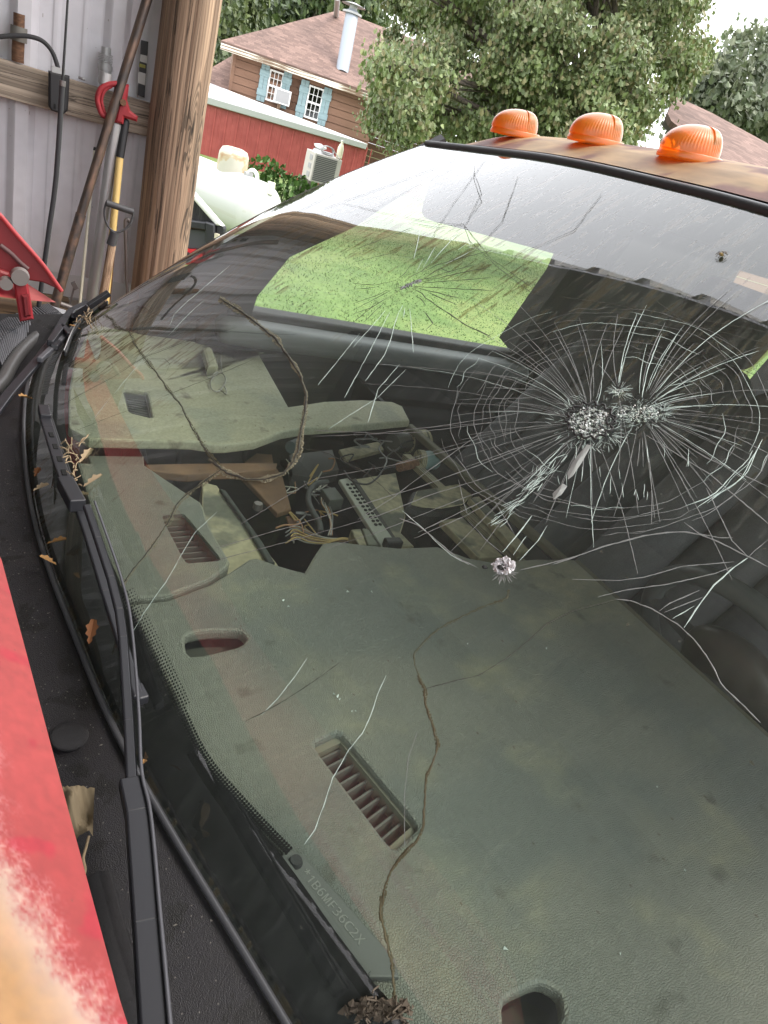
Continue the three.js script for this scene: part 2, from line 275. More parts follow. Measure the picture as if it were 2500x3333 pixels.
{ // rusty plug fitting on the board
  const h = Zm(0, 0, 700), z = ZW + .06, q = (a, b, k = 0) => atZ(...h(a, b), z + k), t = thing('rusty_pipe_fitting', 'rusty pipe fitting with square plug standing on the wall board', 'pipe fitting', q(140, 490));
  const sec = (n, a, b, w, sides, mat) => { const A = q(...a), B = q(...b), r = A.distanceTo(q(a[0] + w / 2, a[1])); part(n, rod(A, B, r, r, sides), mat, t); };
  sec('hex_base', [137, 480], [137, 425], 105, 6, M.rust); sec('nipple', [137, 430], [143, 300], 95, 18, M.rust); sec('coupling', [143, 320], [146, 205], 128, 18, std({ color: lin(.2, .19, .17), roughness: .7, metalness: .3 })); sec('square_plug', [146, 205], [148, 105], 85, 4, M.rust);
}
{
  const h = Zm(0, 0, 700), z = ZW + .06, q = (a, b) => atZ(...h(a, b), z), t = thing('galvanised_pipe_fitting', 'galvanised threaded pipe fitting with hex plug above the red hydrant', 'pipe fitting', q(810, 650));
  const sec = (n, a, b, w, sides, mat = M.galv) => { const A = q(...a), B = q(...b), r = A.distanceTo(q(a[0] + w / 2, a[1])); return part(n, rod(A, B, r, r, sides), mat, t); };
  sec('nipple', [803, 655], [808, 575], 84, 18); sec('coupling', [808, 590], [810, 490], 100, 18); sec('collar', [810, 540], [811, 500], 112, 18); sec('hex_plug', [818, 418], [820, 365], 80, 6);
  for (let k = 0; k < 6; k++) { const y = 490 - k * 13; sec('thread', [812 + k * .5, y], [812 + k * .5, y - 8], k % 2 ? 112 : 106, 18); }
}
{ // cable and moulded plug
  const h = Zm(0, 0, 700), z = ZW + .12, q = (a, b, k = 0) => atZ(...h(a, b), z + k), t = thing('power_cord', 'thick grey power cord ending in a black moulded plug', 'power cord', q(450, 870));
  part('cable', tube([[-400, 250], [-150, 285], [0, 283], [100, 275], [230, 282], [330, 318], [400, 395], [435, 480], [450, 535]].map(([a, b]) => q(a, b)), .0078, 10, 70), M.rubber, t);
  const F = frame(q(450, 700), V3(1, 0, 0)), W = [[375, 545], [535, 585], [525, 800], [520, 850], [490, 878], [470, 876], [395, 850], [375, 820]].map(([a, b]) => inFrame(F, ...h(a, b)));
  const pl = part('plug_body', wallPlate(F, W, .05, .02, [], .006), M.black, t);
  part('strain_relief', bar(q(400, 530), q(500, 560), .03, .02), M.galv, t);
  for (const a of [420, 475]) part('blade_slot', wallPlate(F, [[a - 6, 795], [a + 7, 800], [a + 6, 835], [a - 6, 830]].map(([x, y]) => inFrame(F, ...h(x, y))), .004, .0235), std({ color: lin(.005, .005, .005), roughness: .9 }), pl);
}
{ const h = Zm(0, 0, 700), q = (a, b) => atZ(...h(a, b), ZW + .055); const t = thing('loose_bolt', 'small steel bolt lying on top of the wall board', 'bolt', q(630, 610)); part('shank', rod(q(605, 596), q(640, 610), .004, .004, 8), M.steel, t); part('nut', rod(q(636, 607), q(656, 613), .006, .006, 6), M.galv, t); }
{ // carded tool hung beside the post
  const h = Zm(0, 0, 700), F = frame(V3(0, 0, ZW + .05), V3(1, 0, 0)), W = (l) => l.map(([a, b]) => inFrame(F, ...h(a, b))), t = thing('hanging_card', 'narrow black card with white printed patches hanging behind the post', 'card', atZ(310, 200, ZW + .05));
  part('card', wallPlate(F, W([[1090, 308], [1145, 322], [1115, 755], [1062, 735]]), .006, 0), M.black, t);
  part('print_patch', wallPlate(F, W([[1082, 418], [1138, 432], [1132, 490], [1076, 472]]), .002, .004), std({ color: lin(.5, .5, .48), roughness: .7 }), t);
  part('print_patch', wallPlate(F, W([[1066, 550], [1124, 568], [1118, 658], [1060, 638]]), .002, .004), std({ color: lin(.5, .5, .48), roughness: .7 }), t);
  part('print_line', wallPlate(F, W([[1074, 488], [1122, 502], [1120, 528], [1072, 514]]), .002, .004), std({ color: lin(.28, .27, .06), roughness: .7 }), t);
}

// ---------------------------------------------------------------- house behind
const EH = V3(Math.sin(103 * Math.PI / 180), 0, -Math.cos(103 * Math.PI / 180));
const brownTex = tex(512, 512, (u, v) => { const a = fbm(u * 4, v * 16, 4, 101, 4, 16), b = fbm(u * 3, v * 3, 3, 103, 3, 3); let k = mix3([112, 84, 68], [130, 99, 80], a); k = mix3(k, [140, 108, 88], sat(b * 2 - 1) * .5); return k; }, true, [.4, .4]);
const brown = std({ map: brownTex, roughness: .85 });
const peelTex = tex(512, 128, (u, v) => { const a = fbm(u * 16, v * 4, 5, 105, 16, 4); return a > .56 ? [112, 92, 74] : a > .5 ? [176, 166, 150] : mix3([206, 200, 186], [226, 222, 210], fbm(u * 40, v * 10, 2, 3, 40, 10)); }, true, [.5, 2]);
const shingleTex = tex(1024, 1024, (u, v) => {
  const row = Math.floor(v * 28), ru = u * 20 + (row % 2) * .5 + hash2(row, 1, 7) * .6, tabx = Math.floor(ru), fx = ru - tabx, fy = v * 28 - row, t = hash2(((tabx % 20) + 20) % 20, row, 9);
  let k = mix3([96, 77, 70], [132, 108, 98], t * .75 + .25 * fbm(u * 80, v * 80, 2, 4, 80, 80)); if (fy < .1) k = mix3(k, [70, 54, 50], .7); if (fx < .04) k = mix3(k, [78, 60, 56], .5);
  const s = fbm(u * 3, v * 2, 3, 8, 3, 2); return [k[0] * (.85 + .3 * s), k[1] * (.85 + .3 * s), k[2] * (.85 + .3 * s)];
}, true, [1 / 5, 1 / 4]);
const shingle = std({ map: shingleTex, roughness: .95 });
const whitePaint = std({ color: lin(.74, .74, .72), roughness: .6 });
const zh = Zm(620, 100, 500);
const HF = frame(atD(477, 94, 26), EH);
const hy = (y) => y - HF.O.y;                                           // height in the frame for a world y
const house = thing('brown_house', 'brown clapboard house with shingle roof and blue shutters behind red annex', 'house', V3(HF.O.x + 4, 0, HF.O.z));
const wl = (inFrame(HF, 507, 111)[0] + inFrame(HF, 494, 194)[0]) / 2, wr = inFrame(HF, 803, 278)[0];
const winA = [zh(862, 410), zh(1012, 462), zh(955, 800), zh(805, 740)], winB = [zh(1288, 580), zh(1450, 640), zh(1372, 990), zh(1218, 920)];
const rectOf = (q) => { const w = q.map((p) => inFrame(HF, ...p)); return { s0: (w[0][0] + w[3][0]) / 2, s1: (w[1][0] + w[2][0]) / 2, h1: (w[0][1] + w[1][1]) / 2, h0: (w[2][1] + w[3][1]) / 2 }; };
const RA = rectOf(winA), RB = rectOf(winB);
{
  const top = hy(HF.O.y) - .05, BH = .27;
  for (let k = 0, h = top; h > hy(0); k++, h -= BH) {
    const a = Math.max(h - BH + .022, hy(0));
    // boards are cut round the two windows
    let spans = [[wl, wr]]; for (const R of [RA, RB]) if (h > R.h0 && a < R.h1) spans = spans.flatMap(([x, y]) => [[x, R.s0], [R.s1, y]]);
    for (const [x, y] of spans) { if (y - x < .02) continue; const g = wallPlate(HF, [[x, a], [y, a], [y, h], [x, h]], .03, 0); const p = g.attributes.position; for (let i = 0; i < p.count; i++) { const hh = p.getY(i) - HF.O.y; const o = (1 - (hh - a) / (h - a)) * .018; p.setXYZ(i, p.getX(i) + HF.n.x * o, p.getY(i), p.getZ(i) + HF.n.z * o); } g.computeVertexNormals(); part('siding_board', g, brown, house); }
  }
  part('corner_board', wallPlate(HF, [[wl - .02, hy(0)], [wl + .1, hy(0)], [wl + .1, top], [wl - .02, top]], .06, .035), brown, house);
  const hole = (R) => [[R.s0, R.h0], [R.s1, R.h0], [R.s1, R.h1], [R.s0, R.h1]];
  part('sheathing', wallPlate(HF, [[wl, hy(0)], [wr, hy(0)], [wr, top], [wl, top]], .05, -.04, [hole(RA), hole(RB)]), brown, house);
  part('room_wall', wallPlate(HF, [[wl, hy(0)], [wr, hy(0)], [wr, top + .3], [wl, top + .3]], .05, -3.2), std({ color: lin(.4, .38, .34), roughness: .9 }), house);
  part('end_wall', bar(fromFrame(HF, wl + .04, hy(1.6), -.1), fromFrame(HF, wl + .04, hy(1.6), -3.2), .06, 3.4), brown, house);
  part('attic_floor', bar(fromFrame(HF, wl, top + .02, -1.65), fromFrame(HF, wr, top + .02, -1.65), 3.1, .04), whitePaint, house);
  const glass = phy({ color: lin(.8, .82, .82), transmission: 1, thickness: 0, roughness: .03, ior: 1.5 }), blue = std({ map: tex(128, 256, (u, v) => { const a = fbm(u * 6, v * 20, 4, 111, 6, 20); return mix3([120, 142, 146], [146, 168, 170], a); }), roughness: .8 });
  for (const R of [RA, RB]) {
    const W = part('window', merge([[R.s0, R.s1, R.h1 - .06, R.h1], [R.s0, R.s1, R.h0, R.h0 + .07], [R.s0, R.s0 + .06, R.h0 + .07, R.h1 - .06], [R.s1 - .06, R.s1, R.h0 + .07, R.h1 - .06], [R.s0 + .06, R.s1 - .06, (R.h0 + R.h1) / 2 - .035, (R.h0 + R.h1) / 2 + .035]].map(([a, b, c, d]) => wallPlate(HF, [[a, c], [b, c], [b, d], [a, d]], .06, .04))), whitePaint, house);
    const hm = (R.h0 + R.h1) / 2, cw = (R.s1 - R.s0 - .12) / 3;
    for (const [b0, b1] of [[R.h0 + .07, hm - .035], [hm + .035, R.h1 - .06]]) {
      for (let i = 1; i < 3; i++) part('muntin', wallPlate(HF, [[R.s0 + .06 + i * cw - .011, b0], [R.s0 + .06 + i * cw + .011, b0], [R.s0 + .06 + i * cw + .011, b1], [R.s0 + .06 + i * cw - .011, b1]], .02, .02), whitePaint, W);
      part('muntin', wallPlate(HF, [[R.s0 + .06, (b0 + b1) / 2 - .011], [R.s1 - .06, (b0 + b1) / 2 - .011], [R.s1 - .06, (b0 + b1) / 2 + .011], [R.s0 + .06, (b0 + b1) / 2 + .011]], .016, .018), whitePaint, W);
      for (let i = 0; i < 3; i++) for (let j = 0; j < 2; j++) { const x0 = R.s0 + .06 + i * cw + .011, x1 = x0 + cw - .022, y0 = b0 + j * (b1 - b0) / 2 + .011, y1 = y0 + (b1 - b0) / 2 - .022; part('pane', wallPlate(HF, [[x0, y0], [x1, y0], [x1, y1], [x0, y1]], .002, .006), glass, W); }
    }
    for (const side of [0, 1]) {
      const a = side ? R.s1 - .02 : R.s0 - .34, b = a + .32, y0 = R.h0 - .1, y1 = R.h1 + .1, S = part('shutter', merge([0, 1].map((k) => wallPlate(HF, [[a + k * .165, y0], [a + k * .165 + .155, y0], [a + k * .165 + .155, y1], [a + k * .165, y1]], .03, .06))), blue, house);
      for (const f of [.24, .76]) { const y = y0 + (y1 - y0) * f; part('batten', wallPlate(HF, [[a - .03, y - .11], [b + .03, y - .11], [b + .03, y + .11], [a - .03, y + .11]], .025, .088, [], .006), blue, S); }
    }
  }
  // main roof: a plane rising behind the eave
  const E0 = HF.O.clone().addScaledVector(HF.n, .45), pit = 24 * Math.PI / 180, bk = HF.n.clone().multiplyScalar(-Math.cos(pit)).addScaledVector(UP, Math.sin(pit)), rn = HF.n.clone().multiplyScalar(Math.sin(pit)).addScaledVector(UP, Math.cos(pit));
  const RO = atPlane(477, 87, E0, HF.n), onRoof = (u, v) => { const p = atPlane(u, v, RO, rn).sub(RO); return [p.dot(HF.e), p.dot(bk)]; };
  const roofPlate = (pts, t) => { const sh = new THREE.Shape(pts.map(([a, b]) => new THREE.Vector2(a, b))), g = new THREE.ExtrudeGeometry(sh, { depth: t, bevelEnabled: false }); g.translate(0, 0, -t); g.applyMatrix4(new THREE.Matrix4().makeBasis(HF.e, bk, rn).setPosition(RO)); return g; };
  const apex = onRoof(732, 22), er = onRoof(870, 236)[0];
  part('roof', roofPlate([[0, 0], [er, 0], [er + 6, 0], [er + 6, apex[1]], apex], .1), shingle, house);
  const a0 = fromFrame(HF, 0, 0, .44), a1 = fromFrame(HF, er + 1, 0, .44);
  part('fascia', bar(a0.clone().add(V3(0, -.09, 0)), a1.clone().add(V3(0, -.09, 0)), .03, .2), std({ map: peelTex, roughness: .8 }), house);
  part('soffit', bar(a0.clone().addScaledVector(HF.n, -.25).add(V3(0, -.17, 0)), a1.clone().addScaledVector(HF.n, -.25).add(V3(0, -.17, 0)), .5, .02), brown, house);
  const c0 = atPlane(740, 150, RO, rn), cR = atD(740, 150, 1).sub(EYE).length() * 0 + .25, cd = c0.clone().sub(EYE).dot(FWD), c1 = atD(761, 28, cd);
  const st = part('stove_pipe', rod(V3(c0.x, c0.y - .15, c0.z), c1, 14 * cd / FOC, 14 * cd / FOC, 20), std({ color: lin(.3, .33, .37), roughness: .5, metalness: .3 }), house);
  part('pipe_collar', rod(V3(c1.x, c1.y - .05, c1.z), V3(c1.x, c1.y + .02, c1.z), 21 * cd / FOC, 21 * cd / FOC, 20), M.galv, st);
  part('rain_cap', rod(V3(c1.x, c1.y + .25, c1.z), V3(c1.x, c1.y + .34, c1.z), 27 * cd / FOC, 6 * cd / FOC, 20), M.galv, st);
  part('cap_stem', rod(V3(c1.x, c1.y, c1.z), V3(c1.x, c1.y + .27, c1.z), 9 * cd / FOC, 9 * cd / FOC, 12), M.galv, st);
  part('ridge_vent', rod(atPlane(726, 34, RO, rn), atPlane(730, -10, RO, rn).lerp(atD(729, -6, cd), 1), .12, .12, 12), M.galv, house);
  // lower wing at the left
  const lw = (u, v) => { const p = atPlane(u, v, RO.clone().addScaledVector(HF.n, -2).add(V3(0, -1.25, 0)), rn).sub(RO); return p; };
  { const P = [lw(380, 182), lw(438, 157), lw(505, 118), lw(505, 230), lw(380, 230)], sh = new THREE.Shape(P.map((p) => new THREE.Vector2(p.dot(HF.e), p.dot(bk)))), g = new THREE.ExtrudeGeometry(sh, { depth: .1, bevelEnabled: false }); g.translate(0, 0, P[0].dot(rn) - .1); g.applyMatrix4(new THREE.Matrix4().makeBasis(HF.e, bk, rn).setPosition(RO)); part('wing_roof', g, shingle, house); }
  // recessed wall in the shade to the right
  for (let h = hy(0), k = 0; h < hy(2.9); h += .27, k++) part('porch_board', wallPlate(HF, [[wr - .5, h], [wr + 3.6, h], [wr + 3.6, h + .262], [wr - .5, h + .262]], .04, -2.6 + (k % 2) * .004), brown, house);
  part('side_wall', bar(fromFrame(HF, wr - .03, hy(1.5), 0), fromFrame(HF, wr - .03, hy(1.5), -2.6), .06, 3.0), brown, house);
}
{ // window air conditioner
  const Q = (a, b, f) => inFrame(HF, ...zh(a, b), f), D = .42;
  const f0 = [[915, 605], [1030, 640], [1010, 805], [905, 770]].map(([a, b]) => inFrame(HF, ...zh(a, b), D)), s0 = (f0[0][0] + f0[3][0]) / 2, s1 = (f0[1][0] + f0[2][0]) / 2 + .22, h1 = (f0[0][1] + f0[1][1]) / 2, h0 = (f0[2][1] + f0[3][1]) / 2;
  const t = thing('window_air_conditioner', 'white window air conditioner sticking out of the shuttered house window', 'air conditioner', fromFrame(HF, (s0 + s1) / 2, h0, .2));
  part('cabinet', wallPlate(HF, [[s0, h0], [s1, h0], [s1, h1], [s0, h1]], D + .02, D, [], .01), whitePaint, t);
  part('rear_grille', wallPlate(HF, [[s0 + .05, h0 + .05], [s1 - .05, h0 + .05], [s1 - .05, h1 - .05], [s0 + .05, h1 - .05]], .01, D + .006), std({ color: lin(.3, .3, .3), roughness: .7 }), t);
  for (let k = 0; k < 3; k++) part('side_vent', bar(fromFrame(HF, s1 + .002, h0 + .12 + k * .13, D - .08), fromFrame(HF, s1 + .002, h0 + .12 + k * .13, .12), .006, .07), std({ color: lin(.42, .4, .32), roughness: .7 }), t);
  part('support_post', bar(fromFrame(HF, s0 + .25, h0, .25), fromFrame(HF, s0 + .25, h0 - .45, .05), .1, .1, V3(1, 0, 0)), M.handleWood, t);
}
{ // red metal annex with white roof
  const AF = frame(atD(433, 210, 20), EH), ay = (y) => y - AF.O.y;
  const t = thing('red_metal_annex', 'low red ribbed metal annex with white roof and pale gutter', 'annex', V3(AF.O.x + 2.5, 0, AF.O.z));
  const red = std({ map: tex(256, 512, (u, v) => { const a = fbm(u * 5, v * 6, 4, 121, 5, 6); return mix3([142, 62, 58], [168, 82, 76], a); }), roughness: .55 });
  const g0 = inFrame(AF, 432, 214), g1 = inFrame(AF, 790, 318), topAt = (s) => mix(g0[1], g1[1], (s - g0[0]) / (g1[0] - g0[0]));
  const sA = inFrame(AF, ...zh(145, 778))[0], W = inFrame(AF, ...zh(270, 815))[0] - sA, sR = inFrame(AF, 789, 330)[0];
  for (let s = sA - 8 * W; s < sR; s += W) {
    const e = Math.min(s + W, sR); const P = part('metal_panel', wallPlate(AF, [[s, ay(0)], [e, ay(0)], [e, topAt(e)], [s, topAt(s)]], .02, 0), red, t);
    part('rib', wallPlate(AF, [[s, ay(0)], [s + .05, ay(0)], [s + .05, topAt(s)], [s, topAt(s)]], .03, .032, [], .008), red, P);
    part('rib', wallPlate(AF, [[s + W * .5, ay(0)], [s + W * .5 + .03, ay(0)], [s + W * .5 + .03, topAt(s + W * .5)], [s + W * .5, topAt(s + W * .5)]], .015, .012, [], .004), red, P);
  }
  const q = (u, v) => inFrame(AF, u, v, .12), ext = (a, b, k) => [a[0] + (a[0] - b[0]) * k, a[1] + (a[1] - b[1]) * k];
  const gt0 = q(432, 204), gt1 = q(794, 311), gb0 = q(432, 220), gb1 = q(790, 323);
  part('gutter', wallPlate(AF, [ext(gt0, gt1, .25), gt1, gb1, ext(gb0, gb1, .25)], .12, .12, [], .015), std({ color: lin(.34, .36, .34), roughness: .5 }), t);
  const A = fromFrame(AF, ...ext(gt0, gt1, .25), .06), B = fromFrame(AF, ...gt1, .06), Cc = atPlane(745, 292, HF.O.clone().addScaledVector(HF.n, .1), HF.n), D = atPlane(494, 195, HF.O.clone().addScaledVector(HF.n, .1), HF.n), E2 = D.clone().add(D.clone().sub(Cc).multiplyScalar(1.2));
  const wtex = tex(256, 256, (u, v) => { const a = fbm(u * 6, v * 6, 5, 130, 6, 6); return a > .63 ? [150, 150, 152] : mix3([196, 196, 195], [214, 214, 213], a); });
  part('metal_roof', surf(24, 8, (u, v) => { const p = A.clone().lerp(B, u), r = E2.clone().lerp(Cc, u); return p.lerp(r, v); }, (u, v) => [u * 4, v]), std({ map: wtex, roughness: .6, side: THREE.DoubleSide }), t);
}
{ // package unit beside the annex
  const D = 17, c = atD(...zh(1355, 1320), D), yT = c.y, yB = atD(...zh(1300, 1640), D).y, L = atY(...zh(1205, 1240), yT), R = atY(...zh(1640, 1402), yT);
  const dl = L.clone().sub(c), dr = R.clone().sub(c); dl.y = dr.y = 0; dl.setLength(Math.min(dl.length(), 1.2)); dr.setLength(Math.min(dr.length(), 1.5));
  const t = thing('condenser_unit', 'grey boxy air conditioning unit standing on blocks before the red wall', 'air conditioner', V3(c.x, 0, c.z));
  const P = [c, c.clone().add(dl), c.clone().add(dl).add(dr), c.clone().add(dr)].map((p) => [p.x, p.z]);
  part('cabinet', plate(P, yB, yT, [], .01), std({ color: lin(.5, .47, .43), roughness: .6 }), t);
  const up = (k, f, w, o) => { const p = c.clone().addScaledVector(dr, k); p.y = mix(yB, yT, f); return p; };
  const nr = dr.clone().cross(UP).normalize(); if (nr.dot(EYE.clone().sub(c)) < 0) nr.negate(); const nl = dl.clone().cross(UP).normalize(); if (nl.dot(EYE.clone().sub(c)) < 0) nl.negate();
  for (let k = 0; k < 14; k++) { const y = mix(yB + .06, yT - .06, k / 13), a = c.clone().addScaledVector(dr, .05).addScaledVector(nr, .012), b = c.clone().addScaledVector(dr, .82).addScaledVector(nr, .012); a.y = b.y = y; part('coil_fin', bar(a, b, .012, (yT - yB) / 22), std({ color: lin(.13, .13, .125), roughness: .7, metalness: .2 }), t); }
  for (let k = 0; k < 3; k++) { const a = c.clone().addScaledVector(dl, .22).addScaledVector(nl, .008), b = c.clone().addScaledVector(dl, .5).addScaledVector(nl, .008); a.y = b.y = mix(yB, yT, .2 + k * .3); part('louvre_panel', bar(a, b, .012, (yT - yB) * .18), std({ color: lin(.34, .34, .35), roughness: .6 }), t); }
  const m = c.clone().addScaledVector(dl, .5).addScaledVector(dr, .45);
  part('fan_guard', rod(V3(m.x, yT, m.z), V3(m.x, yT + .07, m.z), .3, .26, 20), M.galv, t);
  for (const [k, l] of [[.1, .1], [.9, .1], [.1, .9], [.9, .9]]) { const p = c.clone().addScaledVector(dr, k).addScaledVector(dl, l); part('block_foot', box(p.x - .12, p.x + .12, 0, yB, p.z - .12, p.z + .12), std({ color: lin(.1, .08, .07), roughness: .9 }), t); }
  const w = c.clone().addScaledVector(dr, .45).addScaledVector(dl, .25), loops = []; for (let k = 0; k < 60; k++) { const a = k * .55; loops.push(V3(w.x + Math.cos(a) * (.16 + .01 * (k % 3)), yT + .12 + Math.sin(a) * .09, w.z + k * .002)); } loops.push(V3(w.x + .3, yT + .05, w.z + .1), c.clone().addScaledVector(dr, .9).setY(yT + .02));
  single('wire_coil', tube(loops, .012, 5, 300), M.galv, 'coil of grey wire on top of the air conditioning unit', 'wire coil');
  const r = c.clone().addScaledVector(dl, .6).addScaledVector(dr, .3), g = new THREE.IcosahedronGeometry(.16, 1), gp = g.attributes.position; for (let i = 0; i < gp.count; i++) { const k = 1 + .5 * (hash2(Math.round(gp.getX(i) * 99), Math.round(gp.getZ(i) * 99 + gp.getY(i) * 37), 3) - .5); gp.setXYZ(i, gp.getX(i) * k, gp.getY(i) * k * .5, gp.getZ(i) * k); } g.translate(r.x, yT + .13, r.z); g.computeVertexNormals();
  single('paper_wad', g, whitePaint, 'crumpled white paper on the air conditioning unit fan', 'paper');
  const j = c.clone().addScaledVector(dr, .93).addScaledVector(dl, .2), jt = thing('plastic_jug', 'cloudy yellowish plastic jug on the corner of the air conditioning unit', 'jug', V3(j.x, yT, j.z)), jm = std({ color: lin(.72, .68, .5), roughness: .4 });
  part('body', new THREE.LatheGeometry([[0, 0], [.07, 0], [.08, .03], [.08, .2], [.05, .27], [.03, .29], [.03, .33], [0, .33]].map(([a, b]) => new THREE.Vector2(a, b * 1.25)), 16).translate(j.x, yT + .002, j.z), jm, jt); part('cap', rod(V3(j.x, yT + .41, j.z), V3(j.x, yT + .445, j.z), .036, .036, 12), whitePaint, jt);
}
{ // propane tank
  const y = .63, a = atY(402, 392, y), b = atY(556, 458, y), ax = b.clone().sub(a).normalize(), dep = b.clone().sub(EYE).dot(FWD), R = Math.min(.56, 62 * dep / FOC);
  const t = thing('propane_tank', 'white propane tank with domed lid and green algae stains', 'propane tank', V3((a.x + b.x) / 2, 0, (a.z + b.z) / 2));
  const tt = tex(1024, 512, (u, v) => { const n = fbm(u * 12, v * 8, 5, 141, 12, 8), s = fbm(u * 40, v * 6, 3, 145, 40, 6), low = sstep(.32, .5, Math.abs(((v + .75) % 1) - .5) + (n - .5) * .22); let k = mix3([182, 183, 181], [200, 200, 198], n); k = mix3(k, [132, 126, 84], low * sat(n * 1.8 - .35) * .8); if (s > .7) k = mix3(k, [180, 178, 170], .4); return k; });
  const prof = []; const L = b.clone().sub(a).length() + 1.1; for (let k = 0; k <= 10; k++) { const w = k / 10 * Math.PI / 2; prof.push(new THREE.Vector2(R * Math.sin(w), -R * .62 * Math.cos(w))); } for (let k = 0; k <= 10; k++) { const w = k / 10 * Math.PI / 2; prof.push(new THREE.Vector2(R * Math.cos(w), L + R * .62 * Math.sin(w))); }
  const g = new THREE.LatheGeometry(prof, 48), q = new THREE.Matrix4().makeBasis(UP.clone().cross(ax).normalize().negate(), ax, V3(0, 0, 0)), xx = UP.clone().cross(ax).normalize(), zz = xx.clone().cross(ax).normalize();
  q.makeBasis(xx, ax, zz); const st = a.clone().addScaledVector(ax, -1.1); q.setPosition(st); g.applyMatrix4(q); part('shell', g, std({ map: tt, roughness: .5 }), t);
  const d0 = atD(500, 358, 1), dp = atPlane(500, 372, V3(a.x, 0, a.z), V3(-ax.z, 0, ax.x)), dc = V3(dp.x, y + R - .03, dp.z), dr = 30 * dep / FOC * 1.08;
  const dome = new THREE.LatheGeometry([[0, .29], [.5, .285], [.82, .265], [.97, .21], [1, .16], [1, -.02], [.98, -.04]].map(([r, h]) => new THREE.Vector2(r * dr, h * 1.0)).reverse(), 32); dome.translate(dc.x, dc.y, dc.z);
  part('valve_dome', dome, std({ map: tex(256, 256, (u, v) => { const n = fbm(u * 8, v * 5, 5, 151, 8, 5); return n > .6 ? mix3([178, 166, 140], [150, 112, 76], sat(n * 4 - 2.4)) : mix3([170, 166, 152], [184, 180, 168], n); }), roughness: .5 }), t);
  for (const k of [.9, L - .4]) { const p = st.clone().addScaledVector(ax, k + .2); part('lifting_lug', new THREE.TorusGeometry(.09, .025, 8, 16, Math.PI * 1.2).rotateY(Math.atan2(-ax.z, ax.x)).translate(p.x, y + R - .01, p.z), whitePaint, t); }
  const vp = dc.clone().addScaledVector(ax, dr + .12); part('valve', box(vp.x - .05, vp.x + .05, vp.y - .02, vp.y + .07, vp.z - .05, vp.z + .05, .01), M.galv, t);
  const vp2 = dc.clone().addScaledVector(ax, dr + .55); part('relief_cap', rod(V3(vp2.x, vp2.y - .08, vp2.z), V3(vp2.x, vp2.y + .06, vp2.z), .05, .05, 12), M.cream, t);
  for (const k of [.7, L - .7]) { const p = st.clone().addScaledVector(ax, k); part('saddle_leg', bar(V3(p.x, 0, p.z), V3(p.x, y - R * .8, p.z), .55, .12, ax), M.galv, t); }
}
{ // black utility trailer seen past the post
  const h = Zm(560, 450, 400), F = frame(atD(430, 500, 5.2), rgt0), W = (l) => l.map(([a, b]) => inFrame(F, ...h(a, b))), t = thing('utility_trailer', 'black utility trailer with pale top rail and red tail panel behind the post', 'trailer', V3(F.O.x, 0, F.O.z));
  const blk = std({ color: lin(.02, .02, .024), roughness: .4 }), pal = std({ color: lin(.68, .68, .66), roughness: .5 });
  part('top_rail', wallPlate(F, W([[150, 590], [270, 690], [705, 1185], [610, 1170], [262, 770], [130, 640]]), .07, .04, [], .01), pal, t);
  part('side_panel', wallPlate(F, W([[60, 560], [262, 770], [600, 1165], [600, 1700], [0, 1700], [0, 560]]), .03, -.02), std({ map: woodTex(160, [34, 34, 36], [74, 72, 72], .6, 256, 256), roughness: .8 }), t);
  part('cross_rail', wallPlate(F, W([[60, 1085], [222, 1095], [490, 1130], [490, 1245], [215, 1205], [60, 1190]]), .07, .045, [], .01), blk, t);
  part('corner_stake', wallPlate(F, W([[488, 1118], [612, 1160], [600, 1700], [478, 1700]]), .09, .06, [], .01), blk, t);
  part('hinge_plate', wallPlate(F, W([[612, 1165], [715, 1185], [728, 1225], [722, 1290], [690, 1310], [690, 1500], [606, 1500]]), .05, .03, [], .008), blk, t);
  part('latch', wallPlate(F, W([[612, 1275], [665, 1290], [660, 1340], [606, 1340]]), .03, .06), std({ color: lin(.55, .5, .38), roughness: .6 }), t);
  part('grey_panel', wallPlate(F, W([[60, 1215], [480, 1250], [470, 1490], [60, 1480]]), .02, .01), std({ color: lin(.05, .05, .06), roughness: .5 }), t);
  part('tail_panel', wallPlate(F, W([[60, 1480], [425, 1500], [430, 1700], [60, 1700]]), .06, .03), std({ color: lin(.55, .02, .03), roughness: .4 }), t);
  part('tail_lamp', rod(fromFrame(F, ...W([[225, 1600]])[0], .02), fromFrame(F, ...W([[225, 1600]])[0], .06), .04, .04, 16), blk, t);
  part('bed', wallPlate(F, W([[0, 1500], [600, 1500], [600, 1650], [0, 1650]]), 1.6, -.1), blk, t);
}
